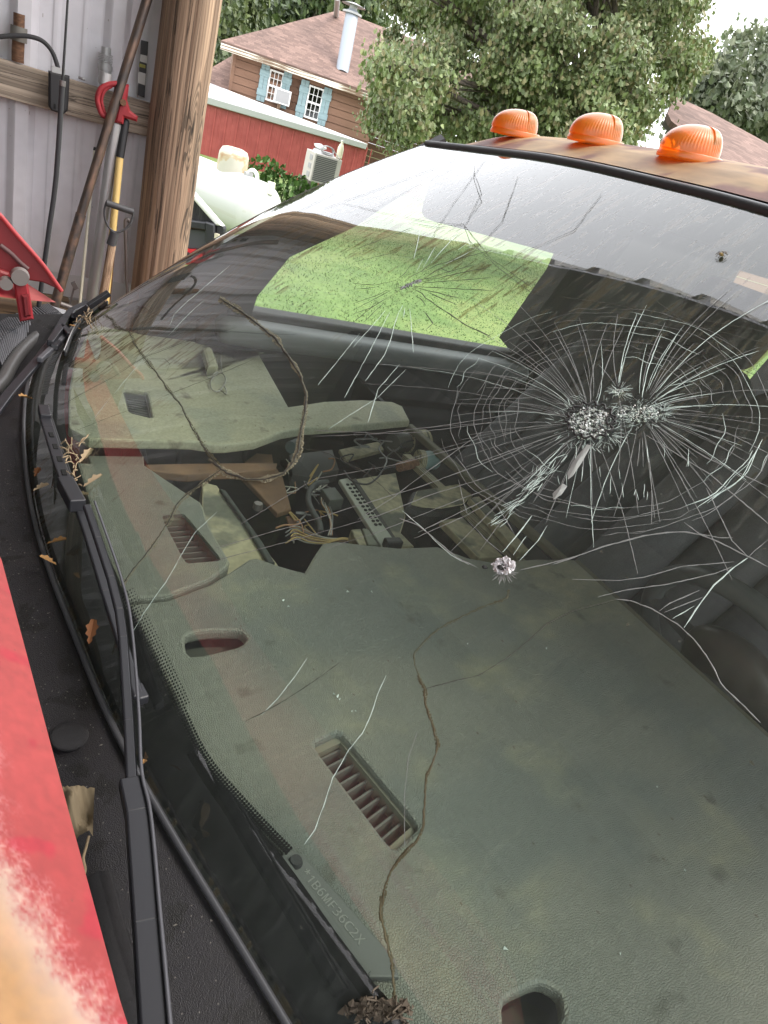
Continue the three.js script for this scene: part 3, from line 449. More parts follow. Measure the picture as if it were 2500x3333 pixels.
// ---------------------------------------------------------------- outbuilding at the right
{
  const h = Zm(2050, 250, 450), D = 15, F = frame(atD(1480, 300, D), V3(Math.sin(1.75), 0, -Math.cos(1.75))), t = thing('shingled_outbuilding', 'low building with brown shingle roof beyond the amber roof lamps', 'building', V3(F.O.x, 0, F.O.z));
  // roof plane leaning back
  const pit = 20 * Math.PI / 180, bk = F.n.clone().multiplyScalar(-Math.cos(pit)).addScaledVector(UP, Math.sin(pit)), rn = F.n.clone().multiplyScalar(Math.sin(pit)).addScaledVector(UP, Math.cos(pit));
  const on = (a, b) => { const p = atPlane(...h(a, b), F.O, rn).sub(F.O); return new THREE.Vector2(p.dot(F.e), p.dot(bk)); };
  const sh = new THREE.Shape([on(540, 225), on(455, 440), on(500, 530), on(600, 610), on(1100, 1080), on(1800, 1500), on(2000, 1200), on(1659, 800), on(1000, 440)]), g = new THREE.ExtrudeGeometry(sh, { depth: .12, bevelEnabled: false }); g.translate(0, 0, -.12); g.applyMatrix4(new THREE.Matrix4().makeBasis(F.e, bk, rn).setPosition(F.O));
  part('roof', g, shingle, t);
  const e0 = atPlane(...h(455, 440), F.O, rn), e1 = atPlane(...h(700, 720), F.O, rn), e2 = atPlane(...h(1400, 1300), F.O, rn);
  part('fascia', merge([bar(e0.clone().add(V3(0, -.15, 0)), e1.clone().add(V3(0, -.15, 0)), .04, .2), bar(e1.clone().add(V3(0, -.15, 0)), e2.clone().add(V3(0, -.15, 0)), .04, .2)]), std({ color: lin(.1, .085, .07), roughness: .8 }), t);
  // walls under the roof
  const w0 = atPlane(...h(520, 600), F.O, F.n), w1 = w0.clone().addScaledVector(F.e, (w0.clone().addScaledVector(F.e, 1).sub(EYE).dot(AX) > w0.clone().sub(EYE).dot(AX) ? 1 : -1) * 7), yTop = F.O.y - .25;
  for (let k = 0; k * .28 < yTop - .2; k++) { const y = k * .28; part('siding_board', bar(V3(w0.x, y + .14, w0.z).addScaledVector(F.n, -.5), V3(w1.x, y + .14, w1.z).addScaledVector(F.n, -.5), .04 + (k % 2) * .006, .272), brown, t); }
}
// ---------------------------------------------------------------- trees
const leafGeo = (() => { // lobed leaf, folded along its rib
  const o = [[0, 0], [.16, .12], [.12, .28], [.34, .36], [.26, .52], [.42, .66], [.24, .78], [.2, .95], [0, 1]], P = [], I = []; const add = (x, y, z) => { P.push(x, y, z); return P.length / 3 - 1; };
  for (const s of [-1, 1]) { const c = add(0, .5, 0), ids = o.map(([x, y]) => add(s * x, y, Math.abs(x) * .35)); for (let i = 0; i < ids.length - 1; i++) s > 0 ? I.push(c, ids[i], ids[i + 1]) : I.push(c, ids[i + 1], ids[i]); }
  const g = new THREE.BufferGeometry(); g.setAttribute('position', new THREE.Float32BufferAttribute(P, 3)); g.setIndex(I); g.computeVertexNormals(); return g;
})();
const leafMat = phy({ color: 0xffffff, roughness: .6, transmission: .4, thickness: 0, side: THREE.DoubleSide });
const barkTex = woodTex(170, [58, 50, 44], [104, 94, 84], .5, 256, 512), bark = std({ map: barkTex, roughness: .95 });
function tree(name, label, base, clumps, n, size, cols, limbR, group) {
  const t = thing(name, label, 'tree', V3(base.x, 0, base.z), group);
  const top = clumps.reduce((s, c) => s.add(c.p), V3(0, 0, 0)).divideScalar(clumps.length), fork = V3(base.x, Math.min(top.y * .5, 2.6), base.z);
  part('trunk', tube([V3(base.x, -.1, base.z), V3(base.x + .1, fork.y * .5, base.z), fork, fork.clone().lerp(top, .6)], limbR, 10), bark, t);
  const limbs = []; clumps.forEach((c, i) => { if (i % 5) return; const m = fork.clone().lerp(c.p, .5).add(V3(rr(-.3, .3), rr(.1, .5), rr(-.3, .3))); limbs.push(tube([fork, m, c.p], limbR * .2, 5, 8)); for (let k = 0; k < 2; k++) limbs.push(tube([m.clone().lerp(c.p, .4), c.p.clone().add(V3(rr(-1, 1), rr(-1, 1), rr(-1, 1)).multiplyScalar(c.r * .8))], limbR * .07, 4, 3)); });
  part('limbs', merge(limbs), bark, t);
  const vol = clumps.reduce((s, c) => s + c.r ** 2, 0), m4 = new THREE.Matrix4(), q = new THREE.Quaternion(), col = new THREE.Color(), list = [];
  clumps.forEach((c) => { const k = Math.round(n * c.r ** 2 / vol); for (let i = 0; i < k; i++) { const gs = () => (rnd() + rnd() + rnd() - 1.5) * 1.25, d = V3(gs(), gs() * 1.1 - .1, gs()); list.push([c.p.clone().addScaledVector(d.multiply(V3(1, .8, 1)), c.r), c.t]); } });
  const im = new THREE.InstancedMesh(leafGeo, leafMat, list.length), o = V3(base.x, 0, base.z);
  list.forEach(([p, tint], i) => { q.setFromEuler(new THREE.Euler(rr(1.7, 3.6), rr(0, 6.3), rr(-.7, .7))); const s = size * rr(.6, 1.25); m4.compose(p.sub(o), q, V3(s, s, s)); im.setMatrixAt(i, m4); const a = cols[Math.floor(rnd() * cols.length)], f = rr(.75, 1.2) * tint; im.setColorAt(i, col.setRGB(a[0] * f, a[1] * f, a[2] * f)); });
  im.name = 'crown'; im.castShadow = im.receiveShadow = true; im.userData.kind = 'stuff'; t.add(im); return t;
}
const inPoly = (P, x, y) => { let c = false; for (let i = 0, j = P.length - 1; i < P.length; j = i++) if ((P[i][1] > y) !== (P[j][1] > y) && x < (P[j][0] - P[i][0]) * (y - P[i][1]) / (P[j][1] - P[i][1]) + P[i][0]) c = !c; return c; };
function clumpsIn(poly, n, D, spread, rpx, minY = .8) { const xs = poly.map((p) => p[0]), ys = poly.map((p) => p[1]), out = []; let g = 0; while (out.length < n && g++ < 9000) { const x = rr(Math.min(...xs), Math.max(...xs)), y = rr(Math.min(...ys), Math.max(...ys)); if (!inPoly(poly, x, y)) continue; const d = D + rr(-spread, spread), p = atD(x, y, d); if (p.y < minY) continue; out.push({ p, r: rr(rpx[0], rpx[1]) * d / FOC, t: rr(.8, 1.15) }); } return out; }
{
  const oak = [[850, -260], [852, 20], [850, 90], [812, 130], [770, 178], [775, 205], [815, 225], [800, 248], [850, 266], [880, 298], [960, 296], [1080, 300], [1190, 300], [1290, 304], [1345, 304], [1400, 290], [1440, 225], [1490, 145], [1535, 80], [1535, -260]];
  const cols = [[.17, .225, .065], [.2, .25, .085], [.14, .195, .06], [.24, .265, .11], [.18, .235, .09], [.25, .23, .1]];
  tree('oak_tree', 'large spreading oak tree hanging over the brown house roof', atD(1300, 330, 14.5), clumpsIn(oak, 300, 14, 2.4, [20, 42]), 150000, .1, cols, .26);
  const back = [[440, 30], [450, -120], [1000, -120], [960, 20], [720, 20], [610, 55], [500, 82], [440, 140]], back2 = [[438, 60], [500, 70], [498, 150], [438, 160]];
  const cg = [[.08, .13, .035], [.11, .165, .045], [.14, .19, .05], [.07, .11, .035]];
  tree('shade_tree', 'tall dark green tree rising behind the brown house ridge', atD(640, 60, 40), clumpsIn([[560, 40], [560, -120], [1000, -120], [960, 20], [720, 20], [600, 55]], 60, 42, 4, [26, 52]), 14000, .42, cg, .4);
  tree('leafy_tree', 'yellow green tree beside the wooden post left of the house', atD(455, 90, 34), clumpsIn([[425, 160], [425, -100], [560, -100], [560, 40], [505, 80], [500, 110], [497, 150]], 34, 34, 2, [22, 40]), 7000, .36, [[.09, .13, .03], [.13, .17, .04], [.07, .11, .03]], .3);
  const rt = [[1490, 300], [1480, 200], [1530, 120], [1560, 90], [1620, 65], [1760, 70], [1800, 330], [1600, 290], [1560, 250]];
  tree('gnarled_tree', 'tree with open crown behind the shingled outbuilding', atD(1640, 330, 24), clumpsIn(rt, 44, 24, 2, [22, 46]), 9000, .26, [[.09, .12, .055], [.11, .14, .065], [.14, .16, .085]], .28);
}
{ // weeds along the red wall
  const geo = leafGeo; for (const [u, v, s] of [[545, 372, .55], [565, 378, .4], [590, 384, .5], [612, 392, .45], [635, 398, .38], [650, 400, .4]]) {
    const p = atY(u, v + 16, 0), d = p.clone().sub(EYE).setLength(Math.min(18, p.distanceTo(EYE))).add(EYE); d.y = 0; const list = [];
    for (let k = 0; k < 70; k++) { const g = geo.clone(); g.applyMatrix4(new THREE.Matrix4().compose(V3(d.x + rr(-.4, .4), rr(.05, 1) * s * 1.4, d.z + rr(-.3, .3)), new THREE.Quaternion().setFromEuler(new THREE.Euler(rr(.6, 2), rr(0, 6.3), 0)), V3(1, 1, 1).multiplyScalar(rr(.1, .22)))); list.push(g); }
    const t = thing('weed_clump', 'leafy green weeds growing at the foot of the red wall', 'weeds', d, 'weeds along the red wall'); part('leaves', merge(list), std({ color: lin(.09, .17, .04), roughness: .7, side: THREE.DoubleSide }), t); part('stem', rod(d, V3(d.x, s * 1.2, d.z), .012, .006, 6), std({ color: lin(.07, .1, .03), roughness: .8 }), t);
  }
}
{ // lawn blades where the photograph looks at the lawn
  const g = new THREE.BufferGeometry(); g.setAttribute('position', new THREE.Float32BufferAttribute([-.5, 0, 0, .5, 0, 0, .3, .55, .12, -.3, .55, .12, 0, 1, .4], 3)); g.setIndex([0, 1, 2, 0, 2, 3, 3, 2, 4]); g.computeVertexNormals();
  const N = 60000, im = new THREE.InstancedMesh(g, std({ color: 0xffffff, roughness: .8, side: THREE.DoubleSide }), N), m = new THREE.Matrix4(), q = new THREE.Quaternion(), c = new THREE.Color();
  for (let i = 0; i < N; i++) { const x = rr(1.6, 15), z = -3.2 - 14 * rnd() ** 1.2, n = fbm(x * .8, z * .8, 3, 77); q.setFromEuler(new THREE.Euler(rr(-.5, .5), rr(0, 6.3), rr(-.4, .4))); m.compose(V3(x, 0, z), q, V3(rr(.008, .018), rr(.012, .03) * (.6 + n), 1 * .05)); im.setMatrixAt(i, m); const k = sat(n * 2 - .6), f = rr(.94, 1.08); im.setColorAt(i, c.setRGB(mix(.1, .135, k) * f, mix(.165, .19, k) * f, mix(.05, .066, k) * f)); }
  im.name = 'grass_blades'; im.userData = { kind: 'stuff', label: 'short green lawn grass between the truck and the house', category: 'grass' }; im.castShadow = im.receiveShadow = true; scene.add(im);
}

// ---------------------------------------------------------------- pickup truck
const truck = thing('pickup_truck', 'old pickup truck with shattered windshield, raised red hood and amber roof lamps', 'pickup truck', V3(1.2, 0, 0));
const interp = (xs, ys, x) => { if (x <= xs[0]) return ys[0] + (ys[1] - ys[0]) * (x - xs[0]) / (xs[1] - xs[0]); const n = xs.length; for (let i = 1; i < n; i++) if (x <= xs[i]) return ys[i - 1] + (ys[i] - ys[i - 1]) * (x - xs[i - 1]) / (xs[i] - xs[i - 1]); return ys[n - 1] + (ys[n - 1] - ys[n - 2]) * (x - xs[n - 1]) / (xs[n - 1] - xs[n - 2]); };
const smoothed = (xs, ys) => { const t = []; for (let k = 0; k <= 400; k++) { const x = -1.05 + k * 2.1 / 400; let s = 0; for (let j = -4; j <= 4; j++) s += interp(xs, ys, x + j * .028); t.push(s / 9); } return (x) => { const f = (x + 1.05) / 2.1 * 400, i = Math.max(0, Math.min(399, Math.floor(f))); return t[i] + (t[i + 1] - t[i]) * (f - i); }; };
const bz = [-.95, -.90, -.78, -.61, -.46, -.31, -.068, .04, .22, .31, .38, .46, .556, .70, .85, .95];
const bX = smoothed(bz, [.245, .155, .098, .073, .064, .059, .068, .088, .113, .131, .155, .178, .204, .245, .31, .36]);
const bY = smoothed(bz, [1.345, 1.30, 1.28, 1.28, 1.28, 1.28, 1.28, 1.28, 1.28, 1.28, 1.28, 1.28, 1.28, 1.285, 1.31, 1.345]);
const tz = [-.72, -.542, -.22, 0, .186, .5, .72], tX = smoothed(tz, [.815, .80, .77, .76, .76, .785, .815]), tY = smoothed(tz, [1.869, 1.88, 1.899, 1.901, 1.902, 1.885, 1.869]);
const glassAt = (u, v) => { const zb = .95 * u, zt = .72 * u, p = V3(bX(zb), bY(zb), zb), q = V3(tX(zt), tY(zt), zt), k = .12 * v * (1 - v); return p.lerp(q, v).add(V3(-.65 * k, .757 * k, 0)); };
const glassN = (u, v) => { const e = .012, n = glassAt(u + e, v).sub(glassAt(u - e, v)).cross(glassAt(u, v + e).sub(glassAt(u, v - e))).normalize(); return n.y < 0 ? n.negate() : n; };
const gridPx = []; for (let i = 0; i <= 40; i++) for (let j = 0; j <= 24; j++) { const u = -1 + i / 20, v = j / 24, p = glassAt(u, v); if (p.clone().sub(EYE).dot(FWD) > .1) gridPx.push([u, v, ...toPx(p)]); }
function onGlass(x, y) { // (u, v) on the glass seen at a pixel
  let b = null, bd = 1e9; for (const g of gridPx) { const d = (g[2] - x) ** 2 + (g[3] - y) ** 2; if (d < bd) { bd = d; b = g; } }
  let [u, v] = b; for (let k = 0; k < 12; k++) { const p = toPx(glassAt(u, v)), a = toPx(glassAt(u + 1e-3, v)), c = toPx(glassAt(u, v + 1e-3)), a0 = (a[0] - p[0]) * 1e3, a1 = (a[1] - p[1]) * 1e3, c0 = (c[0] - p[0]) * 1e3, c1 = (c[1] - p[1]) * 1e3, det = a0 * c1 - a1 * c0, rx = x - p[0], ry = y - p[1]; if (Math.abs(det) < 1e-6) break; u += Math.max(-.06, Math.min(.06, (rx * c1 - ry * c0) / det)); v += Math.max(-.06, Math.min(.06, (ry * a0 - rx * a1) / det)); }
  return [Math.max(-1.0, Math.min(1, u)), Math.max(-.06, Math.min(1, v))];
}
const glassPt = (x, y, o = .0015) => { const [u, v] = onGlass(x, y); return glassAt(u, v).addScaledVector(glassN(u, v), o); };

const blackPlastic = std({ map: tex(512, 512, (u, v) => { const a = fbm(u * 8, v * 8, 5, 201, 8, 8), s = fbm(u * 26, v * 26, 4, 205, 26, 26), b = vnoise(u * 256, v * 256, 203, 256, 256); let k = mix3([25, 23, 26], [34, 32, 34], a); if (s > .64) k = mix3(k, [17, 15, 15], sat((s - .64) * 20)); if (b > .985) k = [120, 116, 108]; return k; }, true, [2, 2]), roughness: .5, bumpMap: grey(512, 512, (u, v) => vnoise(u * 256, v * 256, 8, 256, 256), [9, 9]), bumpScale: .0003 });
const frit = std({ color: lin(.006, .006, .007), roughness: .35 });
const dashTex = tex(1024, 1024, (u, v) => {
  const a = fbm(u * 5, v * 5, 5, 210, 5, 5), b = fbm(u * 9 + 3, v * 9, 4, 214, 9, 9), c = vnoise(u * 260, v * 260, 217, 260, 260), d = fbm(u * 30, v * 80, 2, 219, 30, 80), e = fbm(u * 22, v * 22, 4, 223, 22, 22);
  let k = mix3([101, 104, 98], [128, 129, 119], a); k = mix3(k, [160, 156, 124], sstep(.52, .76, b) * .42 * (.4 + d)); k = mix3(k, [98, 106, 104], sstep(.5, .3, a) * .45); if (e > .74) k = mix3(k, [84, 84, 76], sat((e - .74) * 6)); const sc = fbm(u * 6 + v * 14, v * 90 - u * 30, 3, 227, 0, 0); k = mix3(k, [168, 166, 146], sstep(.66, .82, sc) * .08); const f = .97 + .06 * c; return [k[0] * f, k[1] * f, k[2] * f];
}, true, [1.25, 1.25]);
const leatherBump = grey(1024, 1024, (u, v) => { // cell edges of a leather grain
  const s = 90, x = u * s, y = v * s, xi = Math.floor(x), yi = Math.floor(y); let d1 = 9, d2 = 9; const m = (a) => ((a % s) + s) % s;
  for (let i = -1; i <= 1; i++) for (let j = -1; j <= 1; j++) { const px = xi + i + hash2(m(xi + i), m(yi + j), 1), py = yi + j + hash2(m(xi + i), m(yi + j), 2), d = Math.hypot(px - x, py - y); if (d < d1) { d2 = d1; d1 = d; } else if (d < d2) d2 = d; } return sat((d2 - d1) * 2.2);
}, [5, 5]);
const dashMat = std({ map: dashTex, bumpMap: leatherBump, bumpScale: .0008, roughness: .6 });
const litDustyDash = std({ map: tex(1024, 1024, (u, v) => { const a = fbm(u * 5, v * 5, 5, 260, 5, 5), b = fbm(u * 9, v * 9, 4, 264, 9, 9), c = vnoise(u * 260, v * 260, 267, 260, 260), e = fbm(u * 26, v * 26, 4, 269, 26, 26); let k = mix3([164, 166, 144], [188, 186, 160], a); k = mix3(k, [150, 156, 142], sstep(.5, .75, b) * .6); if (e > .7) k = mix3(k, [110, 106, 88], sat((e - .7) * 5)); const f = .94 + .12 * c; return [k[0] * f, k[1] * f, k[2] * f]; }, true, [1.25, 1.25]), bumpMap: leatherBump, bumpScale: .0012, roughness: .7 });  // dust coat, painted paler to carry the light at the passenger end
const oliveTex = tex(512, 512, (u, v) => { const a = fbm(u * 4, v * 4, 5, 231, 4, 4), b = fbm(u * 40, v * 40, 2, 233, 40, 40); let k = mix3([142, 137, 114], [166, 160, 132], a); if (a > .56) k = mix3(k, [92, 94, 84], sat((a - .56) * 8)); const f = .88 + .24 * b; return [k[0] * f, k[1] * f, k[2] * f]; }, true, [3, 3]);
const olive = std({ map: oliveTex, roughness: .85 });
const darkTrim = std({ color: lin(.05, .05, .055), roughness: .7 }), greyTrim = std({ color: lin(.16, .17, .175), roughness: .6 });
const fabric = std({ map: tex(256, 256, (u, v) => { const a = vnoise(u * 128, v * 128, 241, 128, 128), b = fbm(u * 5, v * 5, 4, 243, 5, 5); const k = 78 + 14 * a + 14 * b; return [k, k, k * 1.04]; }, true, [4, 4]), roughness: .95 });
const rustRed = std({ map: tex(256, 256, (u, v) => { const a = fbm(u * 7, v * 7, 5, 251, 7, 7); return mix3([92, 72, 58], [140, 108, 82], a); }, true, [4, 4]), roughness: .85, metalness: .1 });

// --- windshield
const dustTex = (() => {
  const w = 1024, h = 1024, K = new Float32Array(w * h);
  for (let j = 0; j < h; j++) for (let i = 0; i < w; i++) { // how much of the pane dirt covers: smears that run up the slope, heavier on the passenger side, and specks
    const u = i / w, v = j / h, far = sstep(.55, .02, u), st = fbm(u * 130 + v * 10, v * 14, 3, 301), fine = fbm(u * 420 + v * 30, v * 40, 2, 305), cl = fbm(u * 9, v * 6, 4, 309), band = fbm(u * 24 + v * 3, v * 3, 3, 311), sp = vnoise(u * 700, v * 480, 313);
    const hi = sstep(.5, .85, v); let k = .012 + .03 * fine * (.4 + far) + sstep(.56, .8, st) * .1 * hi + sstep(.62, .8, fine) * .12 * hi + sstep(.55, .8, st) * .2 * (.04 + far) * sstep(.46, .7, cl) + sstep(.58, .8, fine) * .2 * (.05 + far) * sstep(.46, .68, cl) + sstep(.62, .8, band) * .06 * far * fine;
    if (sp > .986) k = Math.max(k, .26 * hash2(Math.floor(u * 700), Math.floor(v * 480), 5)); K[j * w + i] = sat(k);
  }
  return { color: tex(w, h, (u, v, i, j) => { const k = K[j * w + i], pale = vnoise(u * 900, v * 600, 320) > .9, t = sstep(.03, .1, k); return mix3([238, 245, 238], pale ? [176, 174, 160] : mix3([186, 180, 160], [96, 88, 72], sat(k * 3 - .2)), t); }), trans: grey(w, h, (u, v, i, j) => 1 - K[j * w + i]) };
})();
const glassMat = phy({ map: dustTex.color, transmissionMap: dustTex.trans, transmission: 1, thickness: 0, roughness: .012, ior: 1.64, color: 0xffffff });
const windshield = part('windshield', surf(90, 52, (a, b) => glassAt(a * 2 - 1, mix(-.05, 1, b)), (a, b) => [a, mix(-.05, 1, b)]), glassMat, truck);
windshield.userData.label = 'cracked green tinted windshield with several starred impact marks';
{ // black printed border, between the cowl line and its inner edge as read from the photograph
  const curve = (l) => new THREE.CatmullRomCurve3(l.map(([x, y]) => V3(x, y, 0)), false, 'centripetal');
  const A = curve([[215, 672], [140, 692], [90, 760], [62, 900], [62, 990], [98, 1180], [148, 1290], [238, 1520], [306, 1665], [396, 1800], [496, 1960], [646, 2212], [760, 2400]]), B = curve([[225, 668], [182, 700], [148, 780], [136, 850], [137, 920], [152, 1000], [185, 1100], [215, 1190], [262, 1300], [300, 1370], [430, 1640], [520, 1748], [604, 1850], [790, 2110], [860, 2190], [960, 2330]]);
  part('ceramic_border', surf(120, 5, (a, b) => { const p = A.getPointAt(a), q = B.getPointAt(a); return glassPt(mix(p.x - 10, q.x, b), mix(p.y, q.y, b), -.004); }), frit, windshield);
}
{ // printed dots along the border
  const L = []; const disc = new THREE.CircleGeometry(.0019, 7); const us = []; for (let x = 250, i = 0; i <= 300; i++) us.push(i / 300);
  const path = new THREE.CatmullRomCurve3([[255, 1285], [300, 1372], [360, 1495], [430, 1640], [520, 1748], [612, 1845]].map(([x, y]) => V3(x, y, 0))), N = 96;
  for (let k = 0; k <= N; k++) { const p = path.getPointAt(k / N), d = path.getTangentAt(k / N); for (let r = 0; r < (k < 40 ? 5 : 3); r++) { const q = [p.x - d.y * (4 + r * 7.5), p.y + d.x * (-4 - r * 7.5) * -1 * -1]; const [u, v] = onGlass(p.x - d.y * -(5 + r * 7), p.y - d.x * (5 + r * 7)), n = glassN(u, v), g = disc.clone(); const s = 1 - r * .13; g.scale(s, s, s); g.applyQuaternion(new THREE.Quaternion().setFromUnitVectors(V3(0, 0, 1), n)); const c = glassAt(u, v).addScaledVector(n, -.002); g.translate(c.x, c.y, c.z); L.push(g); } }
  part('border_dots', merge(L), frit, windshield, { kind: 'stuff' });
}
// a run along the glass: thin three-sided ribbon, uneven in width
function crackGeo(px, w, o = .0012, jit = .5, step = 12) {
  const pts = []; for (let i = 0; i < px.length - 1; i++) { const [a, b] = px[i], [c, d] = px[i + 1], n = Math.max(1, Math.round(Math.hypot(c - a, d - b) / step)); for (let k = 0; k < n; k++) { const t = k / n; pts.push([mix(a, c, t) + (k ? rr(-jit, jit) : 0), mix(b, d, t) + (k ? rr(-jit, jit) : 0)]); } } pts.push(px[px.length - 1]);
  const P = [], I = [], U = [], W = pts.map(([x, y]) => { const [u, v] = onGlass(x, y), n = glassN(u, v); return [glassAt(u, v).addScaledVector(n, o), n]; });
  W.forEach(([p, n], i) => { const d = W[Math.min(i + 1, W.length - 1)][0].clone().sub(W[Math.max(i - 1, 0)][0]).normalize(), s = n.clone().cross(d).normalize(), e = Math.min(1, .35 + Math.min(i, W.length - 1 - i) * .4), r = w * e * rr(.6, 1.3); for (const q of [p.clone().addScaledVector(s, r), p.clone().addScaledVector(n, r * .7), p.clone().addScaledVector(s, -r)]) { P.push(q.x, q.y, q.z); U.push(i * .1, 0); } if (i) { const a = (i - 1) * 3, b = i * 3; I.push(a, b, b + 1, a, b + 1, a + 1, a + 1, b + 1, b + 2, a + 1, b + 2, a + 2); } });
  const g = new THREE.BufferGeometry(); g.setAttribute('position', new THREE.Float32BufferAttribute(P, 3)); g.setAttribute('uv', new THREE.Float32BufferAttribute(U, 2)); g.setIndex(I); g.computeVertexNormals(); return g;
}
const crackGlint = std({ color: lin(.5, .6, .56), roughness: .3 }), crackGrey = std({ color: lin(.2, .205, .2), roughness: .4 }), crackDark = std({ color: lin(.05, .05, .04), roughness: .8 }), mossy = std({ color: lin(.085, .075, .042), roughness: 1 }), beadMat = std({ color: lin(.2, .185, .125), roughness: .95 });  // pale crack colour stands in for sky reflected inside the breaks
const webs = {}; const put = (n, g, m) => { (webs[n] ||= { m, l: [] }).l.push(g); };
const single_cracks = [];
const line = (R, pts, w, m, jit) => part('crack', crackGeo(pts.map(([a, b]) => (R ? R(a, b) : [a, b])), w * .68, .0012, jit), m, windshield);
const R6 = Zm(700, 700, 1100), RW = Zm(1150, 700, 450), RX = Zm(200, 900, 700), RC = Zm(1300, 1500, 800), R8 = Zm(300, 1300, 800), RN = Zm(800, 2200, 800), RV = Zm(850, 2600, 733), RS = Zm(1800, 1700, 700), RT = Zm(1200, 0, 1300), R7 = Zm(1500, 900, 1000);
{ // the large starred web
  const C0 = [1312, 903], A = 335, B = 222, at = (t, r) => [C0[0] + Math.cos(t) * A * r, C0[1] + Math.sin(t) * B * r + (Math.sin(t) > 0 ? 12 * r : 0)], L = [], LG = [];
  const src = [[1277, 915, 46], [1383, 893, 40], [1336, 846, 14]], run = (s, e, bend, w, wh, k0 = 1) => {
    const d0 = Math.hypot(e[0] - s[0], e[1] - s[1]), f0 = s[2] * k0 / d0, pts = []; for (let i = 0; i <= 6; i++) { const f = mix(f0, 1, i / 6), o = Math.sin(f * 3.14) * bend * d0; pts.push([mix(s[0], e[0], f) - (e[1] - s[1]) / d0 * o, mix(s[1], e[1], f) + (e[0] - s[0]) / d0 * o]); }
    (wh ? L : LG).push(crackGeo(pts, w, .0012, .6, 14));
  };
  for (let k = 0; k < 120; k++) { // runs curve away from the strike they start at
    const t = k / 120 * 2 * Math.PI + rr(-.04, .04), c = Math.cos(t), s = c < -.15 ? src[0] : c > .25 ? src[1] : src[rnd() < .35 ? 2 : rnd() < .5 ? 0 : 1], up = Math.sin(t) < 0, long = rnd(), e = at(t, long < .42 ? rr(.88, 1.06) : long < .68 ? rr(1.1, 1.7) : rr(.4, .85));
    run(s, e, (c > 0 ? -1 : 1) * (up ? .055 : .02) + rr(-.02, .02), up && c > -.1 ? rr(.00022, .00042) : rr(.00018, .0003), rnd() < (up && c > -.1 ? .5 : .16), rr(.6, 1.4));
  }
  for (let r = .6; r < 1.08; r += .052) { let t = rr(0, .5); while (t < 6.6) { const dt = rr(.3, 1.1), mid = t + dt / 2, s = Math.sin(mid), c = Math.cos(mid), pts = [], q = r + rr(-.018, .018); const keep = s < -.15 ? .85 : c < -.45 ? .9 : (s > .3 && r > .84) ? .8 : r > .95 ? .5 : .12; if (rnd() < keep) { for (let i = 0; i <= 9; i++) pts.push(at(t + dt * i / 9, q + .012 * Math.sin(i * 1.1 + r * 40))); (rnd() < (s > .2 ? .45 : .15) ? L : LG).push(crackGeo(pts, rr(.0002, .00036), .0012, .5, 12)); } t += dt * rr(.75, 1.15); } }
  // crushed bands: short strokes that fan out of each strike
  const spray = (cx, cy, r0, r1, n, sq, w) => { for (let k = 0; k < n; k++) { const t = rr(0, 6.283), a = rr(r0, mix(r0, r1, .55)), l = rr(4, 20), q = t + rr(-.15, .15); L.push(crackGeo([[cx + Math.cos(t) * a, cy + Math.sin(t) * a * sq], [cx + Math.cos(q) * (a + l), cy + Math.sin(q) * (a + l) * sq]], w * rr(.6, 1.4), .0014, .4, 9)); } };
  spray(1277, 915, 44, 120, 130, .72, .0003); spray(1383, 893, 6, 110, 170, .5, .0003); spray(1430, 893, 4, 60, 70, .5, .00035); spray(1336, 846, 2, 34, 60, .6, .0003); spray(1310, 940, 10, 60, 60, .7, .00035);
  for (let k = 0; k < 70; k++) { const f = rnd(), o = rr(-1, 1) * 9, x = mix(1225, 1085, f) + o, y = mix(975, 1125, f) + o * .6 + rr(-5, 5); L.push(crackGeo([[x, y], [x - rr(8, 26), y + rr(8, 20)]], rr(.00022, .0005), .0014, .6, 8)); }
  for (let k = 0; k < 22; k++) { const t = rr(.3, 2.6), a = rr(80, 200), x = 1310 + Math.cos(t) * a, y = 925 + Math.sin(t) * a * .8; L.push(crackGeo([[x, y], [x + rr(-5, 5), y + rr(12, 40)]], rr(.0002, .0004), .0014, .8, 9)); }
  part('crack_web', merge(L), crackGlint, windshield, { label: 'white cracks of the large star beside the steering wheel' }); part('crack_web', merge(LG), crackGrey, windshield);
  // crushed glass at the three strikes
  const bits = [], crush = (cx, cy, rx, ry, n, s0, s1, lift) => { for (let i = 0; i < n; i++) { const t = rr(0, 6.28), r = Math.sqrt(rnd()), g = new THREE.TetrahedronGeometry(rr(s0, s1)); g.scale(1, rr(.2, .8), rr(.3, 1)); g.rotateX(rr(0, 6)); g.rotateY(rr(0, 6)); const p = glassPt(cx + Math.cos(t) * r * rx, cy + Math.sin(t) * r * ry, rr(-.003, lift)); g.translate(p.x, p.y, p.z); bits.push(g); } };
  crush(1277, 915, 46, 34, 520, .0008, .0024, .003); crush(1380, 893, 50, 16, 240, .0006, .0016, .0015); crush(1336, 846, 14, 8, 50, .0006, .0016, .001);
  part('crushed_glass', merge(bits), std({ color: lin(.78, .8, .79), roughness: .25 }), windshield, { kind: 'stuff' });
